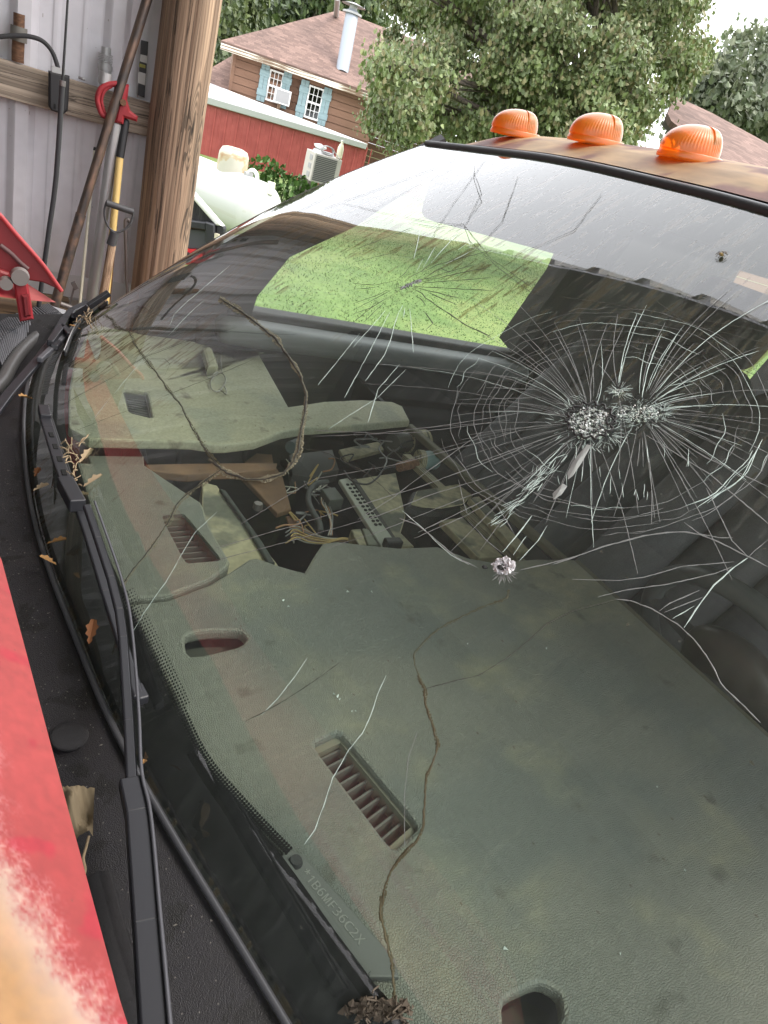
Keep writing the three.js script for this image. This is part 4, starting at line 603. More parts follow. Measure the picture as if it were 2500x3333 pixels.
  // two pale slivers lifted off the outer ply below the hole
  for (const l of [[[1268, 962], [1278, 964], [1258, 1000], [1238, 1030], [1227, 1038], [1226, 1022], [1243, 992]], [[1216, 1046], [1226, 1052], [1214, 1070], [1196, 1082], [1194, 1068]]]) { const P = [], c = l.reduce((s, p) => [s[0] + p[0] / l.length, s[1] + p[1] / l.length], [0, 0]), O = glassPt(...c, .003), q = l.map((p) => glassPt(...p, .0015)); for (let i = 0; i < q.length; i++) { const a = q[i], b = q[(i + 1) % q.length]; P.push(O.x, O.y, O.z, a.x, a.y, a.z, b.x, b.y, b.z); } const g = new THREE.BufferGeometry(); g.setAttribute('position', new THREE.Float32BufferAttribute(P, 3)); g.computeVertexNormals(); part('lifted_sliver', g, std({ color: lin(.27, .28, .27), roughness: .5, side: THREE.DoubleSide }), windshield); }
  const hole = []; for (let k = 0; k < 40; k++) { const t = k / 40 * 6.283, r = 1 + .12 * Math.sin(k * 2.3), p = glassPt(1277 + Math.cos(t) * 50 * r, 913 + Math.sin(t) * 37 * r, .0035); hole.push(p); } hole.push(hole[0].clone());
  part('hole_rim', new THREE.TubeGeometry(new THREE.CatmullRomCurve3(hole, true), 120, .0012, 5, true), std({ color: lin(.02, .02, .02), roughness: .6 }), windshield);
  const dk = []; for (let i = 0; i < 60; i++) { const t = rr(0, 6.28), r = Math.sqrt(rnd()), g = new THREE.TetrahedronGeometry(rr(.0008, .0022)); g.rotateX(rr(0, 6)); const p = glassPt(1277 + Math.cos(t) * r * 44, 912 + Math.sin(t) * r * 32, rr(.001, .006)); g.translate(p.x, p.y, p.z); dk.push(g); }
  part('hole_crumbs', merge(dk), std({ color: lin(.03, .03, .03), roughness: .5 }), windshield, { kind: 'stuff' });
}
for (const [pts, w] of [[[[1310, 1070], [1060, 1250], [860, 1400], [700, 1500]], 6], [[[130, 1520], [490, 1300], [880, 1230], [1300, 1120], [1500, 1060]], 6], [[[0, 1640], [380, 1530], [700, 1430], [1000, 1340], [1300, 1230], [1560, 1130]], 7], [[[0, 1700], [420, 1590], [800, 1480], [1050, 1380], [1400, 1270]], 6], [[[490, 1060], [800, 1075], [1100, 1040], [1500, 975]], 6], [[[480, 1090], [1000, 1070], [1450, 1010]], 5], [[[800, 735], [1100, 760], [1500, 805]], 5], [[[1200, 910], [1600, 900]], 5], [[[1330, 850], [1600, 862]], 5], [[[1000, 1560], [1250, 1440], [1450, 1340], [1640, 1230]], 7], [[[980, 1590], [1230, 1480], [1430, 1370], [1620, 1270]], 6], [[[540, 1640], [800, 1560], [1200, 1400], [1500, 1290]], 5]]) line(R6, pts, w * 1e-4, crackGrey);
// secondary star over the side window
for (const p of [[[0, 430], [720, 160]], [[0, 575], [320, 500], [520, 460]], [[0, 830], [260, 850], [430, 815], [520, 795]], [[0, 900], [280, 878]], [[0, 1075], [330, 955], [420, 905]], [[0, 1150], [320, 985], [470, 900]], [[0, 1195], [200, 1130], [400, 1010], [480, 960]], [[0, 1300], [200, 1140], [300, 1030]], [[120, 1300], [380, 1060]], [[560, 890], [760, 790], [960, 770]], [[740, 870], [1000, 880], [1659, 918]], [[830, 830], [1150, 800], [1659, 760]], [[830, 810], [1180, 730], [1659, 630]], [[860, 780], [1150, 690], [1480, 600]], [[850, 760], [1060, 650], [1160, 695]], [[830, 700], [1000, 610], [1659, 430]], [[750, 880], [960, 930], [1310, 1015]], [[900, 940], [1040, 1000], [1250, 1085]], [[740, 900], [830, 950], [870, 1005], [1100, 1160], [1370, 1340], [1659, 1470]], [[750, 980], [810, 1010], [875, 1095]], [[640, 780], [830, 680], [960, 560]], [[520, 790], [620, 710], [700, 600]], [[850, 1160], [960, 1310], [870, 1390]]]) line(RW, p, 9.5e-4, crackDark, .6);
for (const p of [[[800, 200], [775, 340], [730, 530]], [[990, 390], [840, 640]], [[835, 545], [760, 690]], [[1300, 180], [1070, 430], [940, 580]], [[1360, 350], [1260, 430]], [[1450, 430], [1100, 600]], [[400, 1140], [270, 1290], [0, 1600]], [[445, 1170], [340, 1370], [170, 1700], [-100, 2200]], [[550, 1170], [490, 1350], [460, 1480], [370, 1700], [150, 2000]], [[600, 1090], [550, 1180]], [[680, 1130], [700, 1350], [725, 1659]], [[620, 1120], [605, 1240]], [[80, 1430], [-120, 1680], [-420, 2050]], [[560, 1800], [300, 2100], [180, 2500]]]) line(RW, p, 7.5e-4, crackGlint, .6);
{ const L = []; for (let k = 0; k < 60; k++) { const t = rr(0, 6.28), r = Math.sqrt(rnd()) * 1, c = RW(640 + Math.cos(t) * r * 150, 880 + Math.sin(t) * r * 70 - (Math.cos(t) * r * 40)), d = RW(640 + Math.cos(t) * r * 150 + rr(-50, 50), 880 + Math.sin(t) * r * 70 - Math.cos(t) * r * 40 + rr(-40, 40)); L.push(crackGeo([c, d], 6e-4, .0012, .6, 5)); } part('crack_web', merge(L), crackDark, windshield); const b = []; for (let k = 0; k < 80; k++) { const f = rnd(), g = new THREE.TetrahedronGeometry(rr(.0008, .002)); g.rotateX(rr(0, 6)); const p = glassPt(...RW(mix(570, 820, f) + rr(-15, 15), mix(890, 785, f) + rr(-15, 15)), rr(0, .002)); g.translate(p.x, p.y, p.z); b.push(g); } part('crushed_glass', merge(b), std({ color: lin(.3, .3, .32), roughness: .4 }), windshield, { kind: 'stuff' }); }
// dirty star at the passenger side
for (const [p, m, w] of [[[[0, 1000], [200, 890], [420, 770], [640, 630], [900, 530], [1350, 400]], crackDark, 7], [[[10, 985], [300, 830], [640, 622], [950, 500], [1350, 390]], crackDark, 4], [[[640, 630], [820, 470], [1000, 360]], crackDark, 6], [[[830, 460], [980, 300], [1100, 190]], crackGlint, 7], [[[840, 380], [870, 300], [950, 220], [1150, 50], [1300, -80]], crackGlint, 8], [[[640, 640], [560, 730], [410, 910]], crackGlint, 9], [[[380, 940], [245, 1110]], crackGlint, 6], [[[650, 640], [800, 640], [840, 680], [800, 770]], crackDark, 4], [[[790, 930], [905, 885], [1150, 790], [1480, 645]], crackDark, 5], [[[100, 1200], [400, 1080], [700, 980], [790, 930]], crackDark, 4], [[[280, 495], [400, 495], [510, 480]], crackDark, 4], [[[830, 370], [1100, 375], [1350, 385]], crackDark, 4]]) line(RX, p, w * 1e-4, m);
// beads of dirt and moss that have grown in the widest cracks
function bead(px, w, m1, m2, fuzz) {
  const core = crackGeo(px, w * .5, .0014, 1.4, 7), f = []; let along = 0; for (let i = 0; i < px.length - 1; i++) { const [a, b] = px[i], [c, d] = px[i + 1], L = Math.hypot(c - a, d - b), n = Math.round(L * fuzz); for (let k = 0; k < n; k++) { const t = rnd(), thick = .25 + 1.3 * vnoise((along + t * L) * .045, 3, i * 0 + 9); const g = new THREE.TetrahedronGeometry(w * rr(.22, .62) * (.5 + thick * .6)); g.scale(1, rr(.25, .6), 1); g.rotateX(rr(-.5, .5)); g.rotateY(rr(0, 6)); const s = w * 2100 * thick * (rnd() < .5 ? -1 : 1) * rnd() ** .7, p = glassPt(mix(a, c, t) - (d - b) / L * s, mix(b, d, t) + (c - a) / L * s, w * rr(.05, .35)); g.rotateZ(.7); g.translate(p.x, p.y, p.z); f.push(g); } along += L; }
  const B = part('dirt_seam', core, m1, windshield); if (f.length) part('moss', merge(f), m2, windshield, { kind: 'stuff' }); return B;
}
bead([[325, 300], [400, 335], [410, 385], [530, 430], [570, 530], [640, 630], [740, 750], [830, 880], [920, 990], [980, 1110], [1060, 1250], [1130, 1360], [1230, 1480]].map((p) => RX(...p)), .0017, crackDark, mossy, 4.5);
bead([[20, 410], [120, 470], [200, 530], [300, 610], [370, 710], [420, 790], [450, 880], [445, 960], [425, 1060], [415, 1150], [390, 1210], [340, 1270], [250, 1300], [150, 1300], [60, 1270], [-30, 1200]].map((p) => R6(...p)), .0026, crackDark, beadMat, 5);
bead([[870, 480], [760, 560], [650, 640], [570, 720], [520, 830], [470, 900], [400, 1010], [300, 1130], [200, 1260]].map((p) => R8(...p)), .0019, crackDark, beadMat, 3);
bead([[1160, 0], [1210, 90], [1215, 190], [1260, 320], [1300, 470], [1270, 570], [1220, 680], [1210, 850], [1200, 1020], [1160, 1110], [1060, 1210], [980, 1320], [940, 1440], [925, 1560]].map((p) => RN(...p)), .0014, std({ color: lin(.07, .055, .03), roughness: .95 }), mossy, 2.4);
bead([[890, 720], [885, 860], [930, 1050], [965, 1200], [985, 1380], [978, 1490]].map((p) => RV(...p)), .0015, std({ color: lin(.09, .075, .04), roughness: .9 }), mossy, 2);
bead([[740, 870], [730, 930], [560, 990], [430, 1050], [280, 1130], [180, 1210], [100, 1310], [110, 1390], [150, 1490], [180, 1550]].map((p) => RC(...p)), .001, std({ color: lin(.06, .06, .035), roughness: .9 }), mossy, 1.2);
bead([[415, 1150], [520, 1160], [640, 1210], [760, 1280], [850, 1360], [880, 1390]].map((p) => R6(...p)), .0007, crackDark, mossy, .3);
for (const [R, p, m, w] of [[R8, [[850, 760], [700, 900], [620, 1030], [500, 1240], [440, 1320], [350, 1450], [270, 1590]], crackGlint, 6], [RN, [[950, 0], [900, 110], [850, 260], [790, 390], [700, 500], [590, 690], [530, 880], [470, 1040], [400, 1140]], crackGlint, 5], [RN, [[1160, 380], [1100, 560], [1075, 800], [1075, 1160]], crackGrey, 4], [RN, [[0, 310], [120, 250], [280, 160], [520, 0], [640, -90]], crackDark, 5], [RN, [[110, 265], [215, 160], [340, 0], [420, -120]], crackGlint, 5], [RC, [[180, 1540], [330, 1500], [540, 1450], [720, 1340], [880, 1210], [1000, 1100], [1160, 1020], [1460, 940]], crackDark, 5],
  [RS, [[480, 595], [600, 610], [760, 670], [960, 790], [1080, 900], [1180, 1030], [1250, 1150], [1290, 1240], [1330, 1290], [1450, 1400], [1600, 1550]], crackGrey, 7], [RS, [[150, 445], [500, 455], [700, 430], [1000, 345], [1400, 310]], crackGrey, 5], [RS, [[350, 580], [550, 530], [900, 480], [1250, 400], [1380, 350]], crackGrey, 6], [RS, [[1010, 820], [1130, 640], [1240, 490], [1400, 350], [1500, 280]], crackGlint, 7], [RS, [[820, 690], [900, 630], [1130, 530]], crackGrey, 6], [RS, [[860, 700], [1160, 580]], crackGrey, 5], [RS, [[920, 750], [1090, 650]], crackGlint, 5], [RS, [[1500, 270], [1380, 150], [1310, 0], [1180, -260]], crackGrey, 6], [RS, [[0, 330], [120, 290], [380, 195], [700, 110], [880, 85], [1010, 80], [1130, 100], [1280, 160], [1480, 260], [1659, 350]], crackGrey, 9], [RS, [[1010, 5], [1130, 95], [1280, 125], [1390, 125]], crackGrey, 6], [RS, [[1500, 280], [1560, 220], [1659, 140]], crackGrey, 5],
  [RC, [[0, 390], [130, 440], [230, 520], [330, 610], [430, 680], [530, 725]], crackGrey, 8], [RC, [[20, 340], [150, 450], [260, 560], [350, 640], [470, 705]], crackGlint, 5], [RC, [[700, 620], [800, 500], [895, 375]], crackGlint, 8], [RC, [[770, 640], [860, 510]], crackGlint, 6], [RC, [[810, 680], [940, 540], [1000, 440]], crackGlint, 5], [RC, [[820, 740], [1000, 700], [1180, 650]], crackGrey, 7], [RC, [[640, 270], [760, 470], [780, 500]], crackGrey, 5], [RC, [[460, 400], [600, 550], [700, 630]], crackGrey, 4], [RC, [[400, 130], [440, 300], [460, 360]], crackGrey, 5],
  [RT, [[440, 690], [437, 745], [470, 840], [430, 893]], crackDark, 5], [RT, [[0, 880], [470, 640]], crackDark, 3], [R6, [[950, 40], [1100, 65], [1220, 45], [1250, 130], [1400, 270], [1560, 390], [1640, 400]], crackDark, 5], [R6, [[1100, 760], [960, 900], [800, 1000], [720, 1055]].map(([a, b]) => [a - 160, b]), crackGlint, 6], [R7, [[340, 1130], [520, 950], [560, 905]], crackGlint, 6], [R7, [[1350, 300], [1440, 480], [1600, 540]], crackDark, 4], [R7, [[1430, 500], [1250, 570], [1100, 600]], crackGlint, 4], [R7, [[1240, 800], [1440, 850], [1659, 960]], crackGrey, 6], [R7, [[1030, 800], [1320, 980], [1659, 1140]], crackGrey, 7], [R7, [[1000, 860], [1340, 1070], [1659, 1340]], crackGrey, 7]]) line(R, p, w * 1e-4, m);
for (const p of [[[620, 470], [760, 400], [905, 330]], [[700, 452], [900, 380], [1010, 335]], [[960, 505], [1005, 488], [1040, 420], [1025, 372]], [[870, 470], [925, 480], [1003, 487]], [[1003, 487], [1060, 560], [1165, 634]], [[740, 440], [870, 470]], [[1300, 420], [1240, 500], [1100, 560]], [[1050, 345], [980, 440], [930, 520]], [[1120, 380], [1085, 480], [1010, 560]], [[1415, 650], [1480, 700], [1560, 720], [1659, 745]], [[1200, 640], [1330, 660], [1500, 690], [1659, 720]]]) line(null, p, 5e-4, crackDark, .7);
{ // chip above the dash edge
  const b = [], l = []; for (let k = 0; k < 160; k++) { const t = rr(0, 6.28), r = Math.sqrt(rnd()), g = new THREE.TetrahedronGeometry(rr(.0008, .0028)); g.rotateX(rr(0, 6)); g.rotateY(rr(0, 6)); const p = glassPt(...RC(705 + Math.cos(t) * r * 75, 715 + Math.sin(t) * r * 55), rr(0, .003)); g.translate(p.x, p.y, p.z); b.push(g); }
  for (let k = 0; k < 26; k++) { const t = rr(.2, 2.6), p = RC(700 + Math.cos(t) * 45, 745 + Math.sin(t) * 30), q = RC(700 + Math.cos(t) * rr(80, 120), 745 + Math.sin(t) * rr(60, 100)); l.push(crackGeo([p, q], 4e-4, .0012, .8, 6)); }
  part('crushed_glass', merge(b), std({ color: lin(.5, .48, .5), roughness: .4 }), windshield, { kind: 'stuff' }); part('crack_web', merge(l), crackGrey, windshield);
  const dk = []; for (const [x, y, s] of [[690, 725, .004], [580, 725, .003], [710, 735, .003]]) { const g = new THREE.IcosahedronGeometry(s, 0), p = glassPt(...RC(x, y), .002); g.scale(1, .6, 1); g.translate(p.x, p.y, p.z); dk.push(g); } part('chip_pit', merge(dk), std({ color: lin(.01, .01, .01), roughness: .9 }), windshield);
}
// --- rubber gasket along the top, and the roof
part('top_gasket', new THREE.TubeGeometry(new THREE.CatmullRomCurve3(Array.from({ length: 33 }, (_, i) => { const u = -1 + i / 16; return glassAt(u, 1).add(V3(.004, .002, 0)); })), 96, .0072, 8), std({ color: lin(.03, .03, .034), roughness: .5 }), truck);
for (const s of [-1, 1]) part('pillar_gasket', new THREE.TubeGeometry(new THREE.CatmullRomCurve3(Array.from({ length: 13 }, (_, i) => glassAt(s, i / 12).add(V3(.004, -.004, s * .003)))), 40, .006, 6), std({ color: lin(.06, .05, .045), roughness: .7 }), truck);
const roofTex = tex(1024, 1024, (u, v) => {
  const a = fbm(u * 6, v * 6, 5, 401, 6, 6), b = fbm(u * 70, v * 26, 3, 405, 70, 26), c = fbm(u * 20, v * 20, 3, 409, 20, 20); let k = mix3([132, 106, 76], [164, 138, 100], sat(a * 1.6 - .3));
  const d = sstep(.42, .54, fbm(u * 4.4 + 4, v * 4.4, 4, 413, 4, 4) + (c - .5) * .3); k = mix3(k, mix3([86, 54, 46], [112, 74, 62], b), d * .95); const f = .84 + .32 * b; return [k[0] * f, k[1] * f, k[2] * f];
}, true, [1.1, 1.1]);
const roofMat = std({ map: roofTex, roughness: .65 });
const roofY = [[0, 0], [.05, .026], [.1, .043], [.18, .056], [.3, .062], [.6, .066], [1.1, .06], [1.8, .045], [1.95, .02]];
part('cab_roof', surf(48, 40, (a, b) => { const u = a * 2 - 1, i = b * 8, k = Math.floor(Math.min(i, 7.999)), f = i - k, s = mix(roofY[k][0], roofY[k + 1][0], f), e = glassAt(u, 1), edge = sstep(.72, 1, Math.abs(u)); return V3(e.x + .016 + s, e.y + .012 + mix(roofY[k][1], roofY[k + 1][1], f) * (1 - edge * .9) - edge * .012, e.z * (1 + .08 * Math.min(1, s / .4))); }, (a, b, p) => [p.x, p.z]), roofMat, truck);
// --- amber lamps: fluted teardrop lens on a collar
{
  const L = .096, W = .072, H = .036;
  const lens = surf(240, 16, (a, b) => { const t = a * 2 * Math.PI, el = b * Math.PI / 2, front = Math.cos(t) < 0, x = Math.cos(t), z = Math.sin(t), rr0 = Math.pow(Math.cos(el), front ? .92 : .62), h = Math.pow(Math.sin(el), front ? .85 : .9), fl = b > .08 && b < .75 && x < .45 ? .0006 * Math.cos(a * 120 * Math.PI) : 0; return V3((front ? x * L * .56 * rr0 : x * L * .44 * rr0) + (1 - rr0) * .008, h * H, z * (W / 2 + fl) * rr0); });
  const amber = phy({ color: lin(.92, .36, .05), roughness: .34, transmission: .7, thickness: 0, ior: 1.45, side: THREE.DoubleSide }), inner = std({ color: lin(.5, .16, .02), roughness: .5 });
  const collar = new THREE.LatheGeometry([[0, 0], [1.08, 0], [1.1, .004], [1.06, .011], [1.0, .012]].map(([r, y]) => new THREE.Vector2(r * .5, y)), 36); collar.scale(L * 1.0, 1, W);
  const spots = [[1113, 291, .88], [1287, 308, .87], [1489, 343, .865]].map(([u, v, x]) => atX(u, v, x)); const z0 = spots[2].z, dz = (spots[0].z - z0) / 2; spots.push(V3(.875, spots[2].y - .004, z0 - dz), V3(.885, spots[1].y - .014, z0 - 2 * dz));
  for (const p of spots) {
    const yawQ = new THREE.Quaternion().setFromEuler(new THREE.Euler(0, 0, .1 + .0)), lampO = partAt('roof_lamp', collar, amber, truck, p.clone().add(V3(0, -.004, 0)), yawQ); lampO.userData.label = 'amber fluted clearance lamp on the cab roof';
    const ln = shadow(new THREE.Mesh(lens, amber)); ln.name = 'lens'; ln.position.set(0, .011, 0); lampO.add(ln);
    const rf = shadow(new THREE.Mesh(new THREE.CylinderGeometry(.014, .022, .02, 16), inner)); rf.name = 'bulb_holder'; rf.position.set(.005, .012, 0); lampO.add(rf);
    const nt = shadow(new THREE.Mesh(new RoundedBoxGeometry(.009, .009, .008, 2, .002), std({ color: lin(.02, .012, .008), roughness: .9 }))); nt.name = 'screw_notch'; nt.position.set(.02, .031, .02); lampO.add(nt);
  }
}
part('roof_rail', bar(V3(1.5, 1.995, -.12), V3(1.42, 1.985, .65), .02, .014, UP, .005), darkTrim, truck);
// --- cab: pillars, doors, rear, floor
{
  const bodyRed = std({ color: lin(.42, .03, .035), roughness: .4 });
  for (const s of [-1, 1]) {
    part('a_pillar', merge([bar(V3(glassAt(s, .06).x + .03, glassAt(s, .06).y - .01, glassAt(s, .06).z - s * .035), V3(.86, 1.872, s * .7), .06, .035, V3(0, 0, 1))]), darkTrim, truck);
    part('b_pillar', bar(V3(1.42, 1.42, s * .885), V3(1.5, 1.9, s * .78), .13, .08, V3(0, 0, 1)), darkTrim, truck);
    part('roof_side', bar(V3(.9, 1.84, s * .725), V3(2.75, 1.85, s * .74), .09, .06), darkTrim, truck);
    const dp = part('door', box(.42, 1.45, .62, 1.37, s * .93 - .035, s * .93 + .035, .02), bodyRed, truck);
    part('door_trim', box(.43, 1.462, .6, 1.372, s > 0 ? .855 : -.9, s > 0 ? .9 : -.855, .015), darkTrim, dp);
    part('door_sill', (() => { const g = box(.47, 1.43, 1.335, 1.392, s > 0 ? .80 : -.895, s > 0 ? .895 : -.80, .025); return g; })(), greyTrim, dp);
    part('armrest', box(.95, 1.42, 1.12, 1.24, s > 0 ? .77 : -.86, s > 0 ? .86 : -.77, .03), std({ color: lin(.04, .04, .044), roughness: .6 }), dp);
    part('door_panel_bulge', box(.6, 1.4, 1.0, 1.1, s > 0 ? .82 : -.87, s > 0 ? .87 : -.82, .02), darkTrim, dp);
    part('door_header', box(.9, 1.46, 1.72, 1.86, s * .79 - .03, s * .79 + .03, .02), darkTrim, dp);
    part('dash_end', box(.3, .62, .62, 1.365, s > 0 ? .87 : -.94, s > 0 ? .94 : -.87), darkTrim, truck);
    part('belt_seal', box(.5, 1.46, 1.371, 1.41, s * .905 - .03, s * .905 + .03, .008), darkTrim, dp);
    part('quarter_trim', box(1.45, 2.14, .6, 1.9, s > 0 ? .82 : -.885, s > 0 ? .885 : -.82, .02), darkTrim, truck);
    part('pillar_trim', surf(6, 20, (a, b) => { const g = glassAt(s, b).add(V3(.012, -.008, -s * .012)), e = V3(interp([0, .1, .3, .55, 1], [.555, .56, .61, .74, .93], b), interp([0, .1, .3, .55, 1], [1.36, 1.45, 1.56, 1.665, 1.875], b), s * mix(.875, .74, b)); return g.lerp(e, a); }), std({ color: lin(.05, .05, .054), roughness: .75, side: THREE.DoubleSide }), truck);
    part('quarter_panel', box(1.46, 2.75, .62, 1.38, s * .93 - .035, s * .93 + .035, .02), bodyRed, truck);
    part('rear_pillar', bar(V3(2.64, 1.36, s * .88), V3(2.7, 1.9, s * .78), .1, .06, V3(0, 0, 1)), darkTrim, truck);
    part('fender', surf(10, 8, (a, b) => V3(mix(.3, -1.1, a), mix(1.22, .7, b ** 2) - .03 * a, s * (.86 + .1 * Math.sin(b * 1.5))), (a, b, p) => [p.x, p.y]), bodyRed, truck);
  }
  part('cab_floor', box(.4, 2.75, .58, .62, -.93, .93), darkTrim, truck);
  part('firewall', box(.2, .24, .6, 1.2, -.9, .9), darkTrim, truck);
  part('rear_wall', box(2.72, 2.77, .6, 1.42, -.9, .9), darkTrim, truck);
  part('rear_header', box(2.7, 2.76, 1.78, 1.92, -.8, .8), darkTrim, truck);
  part('headliner', surf(10, 8, (a, b) => V3(mix(.84, 2.72, b), 1.9 - .05 * (2 * a - 1) ** 2, (a * 2 - 1) * .72)), std({ color: lin(.06, .06, .062), roughness: .95 }), truck);
  // seats
  const seat = (z0, z1) => { // reclined back with upright pleats
    const S = part('seat', box(1.0, 1.5, .8, .96, z0, z1, .05), fabric, truck), d = V3(.57, .82, 0), nrm = V3(-.82, .57, 0), at = (h, z, o) => V3(1.02, .94, z).addScaledVector(d, h).addScaledVector(nrm, o), n = 5, w = (z1 - z0) / n;
    const core = new RoundedBoxGeometry(.16, .86, z1 - z0, 3, .05); core.rotateZ(-Math.atan2(.57, .82)); const c = at(.43, (z0 + z1) / 2, -.08); core.translate(c.x, c.y, c.z); part('seat_back', core, fabric, S);
    for (let k = 0; k < n; k++) { const z = z0 + (k + .5) * w, side = k === 0 || k === n - 1, g = new THREE.CapsuleGeometry(w * .52, .68, 5, 14); g.scale(side ? .9 : .45, 1, 1); g.rotateZ(-Math.atan2(.57, .82)); const p = at(.42, z, side ? .0 : -.004); g.translate(p.x, p.y, p.z); part('pleat', g, fabric, S); }
    const hr = new RoundedBoxGeometry(.1, .19, (z1 - z0) * .6, 4, .045); hr.rotateZ(-.45); const q = at(.98, (z0 + z1) / 2, -.08); hr.translate(q.x, q.y, q.z); part('headrest', hr, fabric, S);
  };
  seat(-.66, -.2); seat(-.14, .62);
}
// --- dashboard
const YD = 1.31, dp = (u, v, y = YD) => { const p = atY(u, v, y); return [p.x, p.z]; };
const ventNear = [[675, 1608], [735, 1580], [908, 1785], [850, 1838]], ventMid = [[340, 1112], [402, 1106], [490, 1214], [396, 1222]], ventFar = [[265, 838], [318, 846], [331, 903], [278, 890]];
const pocketA = [[398, 1372], [440, 1362], [520, 1360], [536, 1378], [520, 1396], [405, 1422]], pocketB = [[1085, 2160], [1170, 2120], [1215, 2145], [1220, 2212], [1090, 2230]];
const rounded = (l, r = .28) => { const o = []; l.forEach((p, i) => { const a = l[(i + l.length - 1) % l.length], b = l[(i + 1) % l.length]; for (const t of [0, .5, 1]) { const q = [mix(p[0], a[0], r * (1 - t)), mix(p[1], a[1], r * (1 - t))], w = [mix(p[0], b[0], r * t), mix(p[1], b[1], r * t)]; o.push([mix(q[0], w[0], t), mix(q[1], w[1], t)]); } }); return o; };
const poly = (l, y) => l.map(([u, v]) => dp(u, v, y));
const D1 = [...poly([[278, 1305], [316, 1380], [446, 1650], [530, 1752], [628, 1862], [800, 2125], [890, 2250]]), [.36, .66], [.5, .72], [.905, .72], ...poly([[1659, 1590], [1240, 1208], [1160, 1207], [1060, 1213], [1010, 1204], [945, 1180], [860, 1183], [790, 1176], [730, 1169], [698, 1172], [685, 1190], [673, 1209], [658, 1236], [630, 1229], [599, 1220], [575, 1211], [554, 1205], [538, 1207], [510, 1226], [487, 1241], [452, 1262], [420, 1274], [362, 1296]])];
const dashboard = part('dashboard', plate(D1, YD - .016, YD, [poly(rounded(ventNear, .12)), poly(rounded(pocketA)), poly(rounded(pocketB))], .004), dashMat, truck); dashboard.userData.label = 'grey green padded dashboard top with broken middle';
const D2 = poly([[166, 1002], [205, 1004], [310, 1006], [360, 1040], [433, 1088], [440, 1100], [452, 1140], [496, 1216], [492, 1226], [477, 1238], [462, 1250], [448, 1258], [358, 1292], [274, 1298], [226, 1190], [196, 1100]]);
part('dash_fragment', plate(D2, YD - .026, YD + .003, [poly(rounded(ventMid, .14), YD + .003)], .004), dashMat, dashboard);
const D3 = [...poly([[196, 705], [160, 785], [148, 850], [148, 930], [192, 955], [314, 958], [413, 960], [464, 968], [487, 968], [551, 960], [608, 939], [660, 930], [730, 926], [800, 921], [884, 913], [868, 882], [845, 872], [780, 868], [700, 872], [622, 884], [570, 790], [512, 692]]), [.60, -.86], [.3, -.88]];
part('dash_passenger_top', plate(D3, YD - .012, YD + .006, [poly(rounded(ventFar, .14), YD + .006)], .004), litDustyDash, dashboard);
part('dash_step', plate(poly([[192, 957], [314, 960], [316, 985], [310, 1004], [205, 1002]]), YD - .06, YD - .022, [], .003), dashMat, dashboard);
// rear lip
{ const a = atY(1236, 1206, YD), e = V3(.92, YD, .75), b = atY(888, 905, YD); part('dash_lip', merge([bar(V3(a.x + .006, YD - .012, a.z), V3(e.x + .006, YD - .012, e.z), .026, .02, UP, .006), bar(V3(b.x, YD - .02, b.z), V3(a.x + .006, YD - .02, a.z), .018, .016, UP, .004)]), std({ color: lin(.11, .105, .075), roughness: .8 }), dashboard);
  part('dash_rear_face', bar(V3(b.x + .01, YD - .13, -.9), V3(e.x + .01, YD - .13, .75), .012, .2), darkTrim, dashboard); part('lower_rail', bar(V3(b.x - .05, YD - .05, b.z + .1), V3(a.x - .05, YD - .05, a.z), .02, .012), olive, dashboard); }
// vents: recessed box, frame and slats
function vent(q, n, y, across, frameMat, slatMat, deep = .09) {
  const P = q.map(([u, v]) => atY(u, v, y)), m = P.reduce((s, p) => s.add(p), V3(0, 0, 0)).divideScalar(4), out = (k, yy) => P.map((p) => { const r = m.clone().lerp(p, k); return [r.x, r.z]; });
  const V = part('defroster_vent', plate(out(1.06), y - deep - .004, y - deep, [], 0), M.black, dashboard);
  part('vent_frame', plate(out(1.03), y - .026, y - .008, [out(.9)], .001), frameMat, V);
  const [A, B, C, D] = P; // slats run from side AB..DC across
  for (let k = 0; k < n; k++) { const f = (k + .6) / n, p = (across ? A.clone().lerp(D, f) : A.clone().lerp(B, f)), r = (across ? B.clone().lerp(C, f) : D.clone().lerp(C, f)); p.lerp(m, .05); r.lerp(m, .05); p.y = r.y = y - .028; part('slat', bar(p, r, .0022, .024), slatMat, V); }
  return V;
}
const slatM = std({ color: lin(.11, .115, .105), roughness: .7 }), frameM = std({ color: lin(.17, .165, .125), roughness: .8 });
vent(ventNear, 11, YD, true, frameM, slatM); vent(ventMid, 9, YD + .003, true, std({ color: lin(.12, .125, .1), roughness: .7 }), slatM); vent(ventFar, 10, YD + .006, true, std({ color: lin(.1, .105, .095), roughness: .7 }), std({ color: lin(.1, .105, .1), roughness: .7 }));
for (const [q, d] of [[pocketA, .03], [pocketB, .04]]) part('pocket_tray', plate(poly(q).map(([x, z], i, a) => { const mx = a.reduce((s, p) => s + p[0], 0) / a.length, mz = a.reduce((s, p) => s + p[1], 0) / a.length; return [mx + (x - mx) * 1.25, mz + (z - mz) * 1.25]; }), YD - d - .01, YD - d, [], 0), std({ color: lin(.06, .063, .055), roughness: .8 }), dashboard);
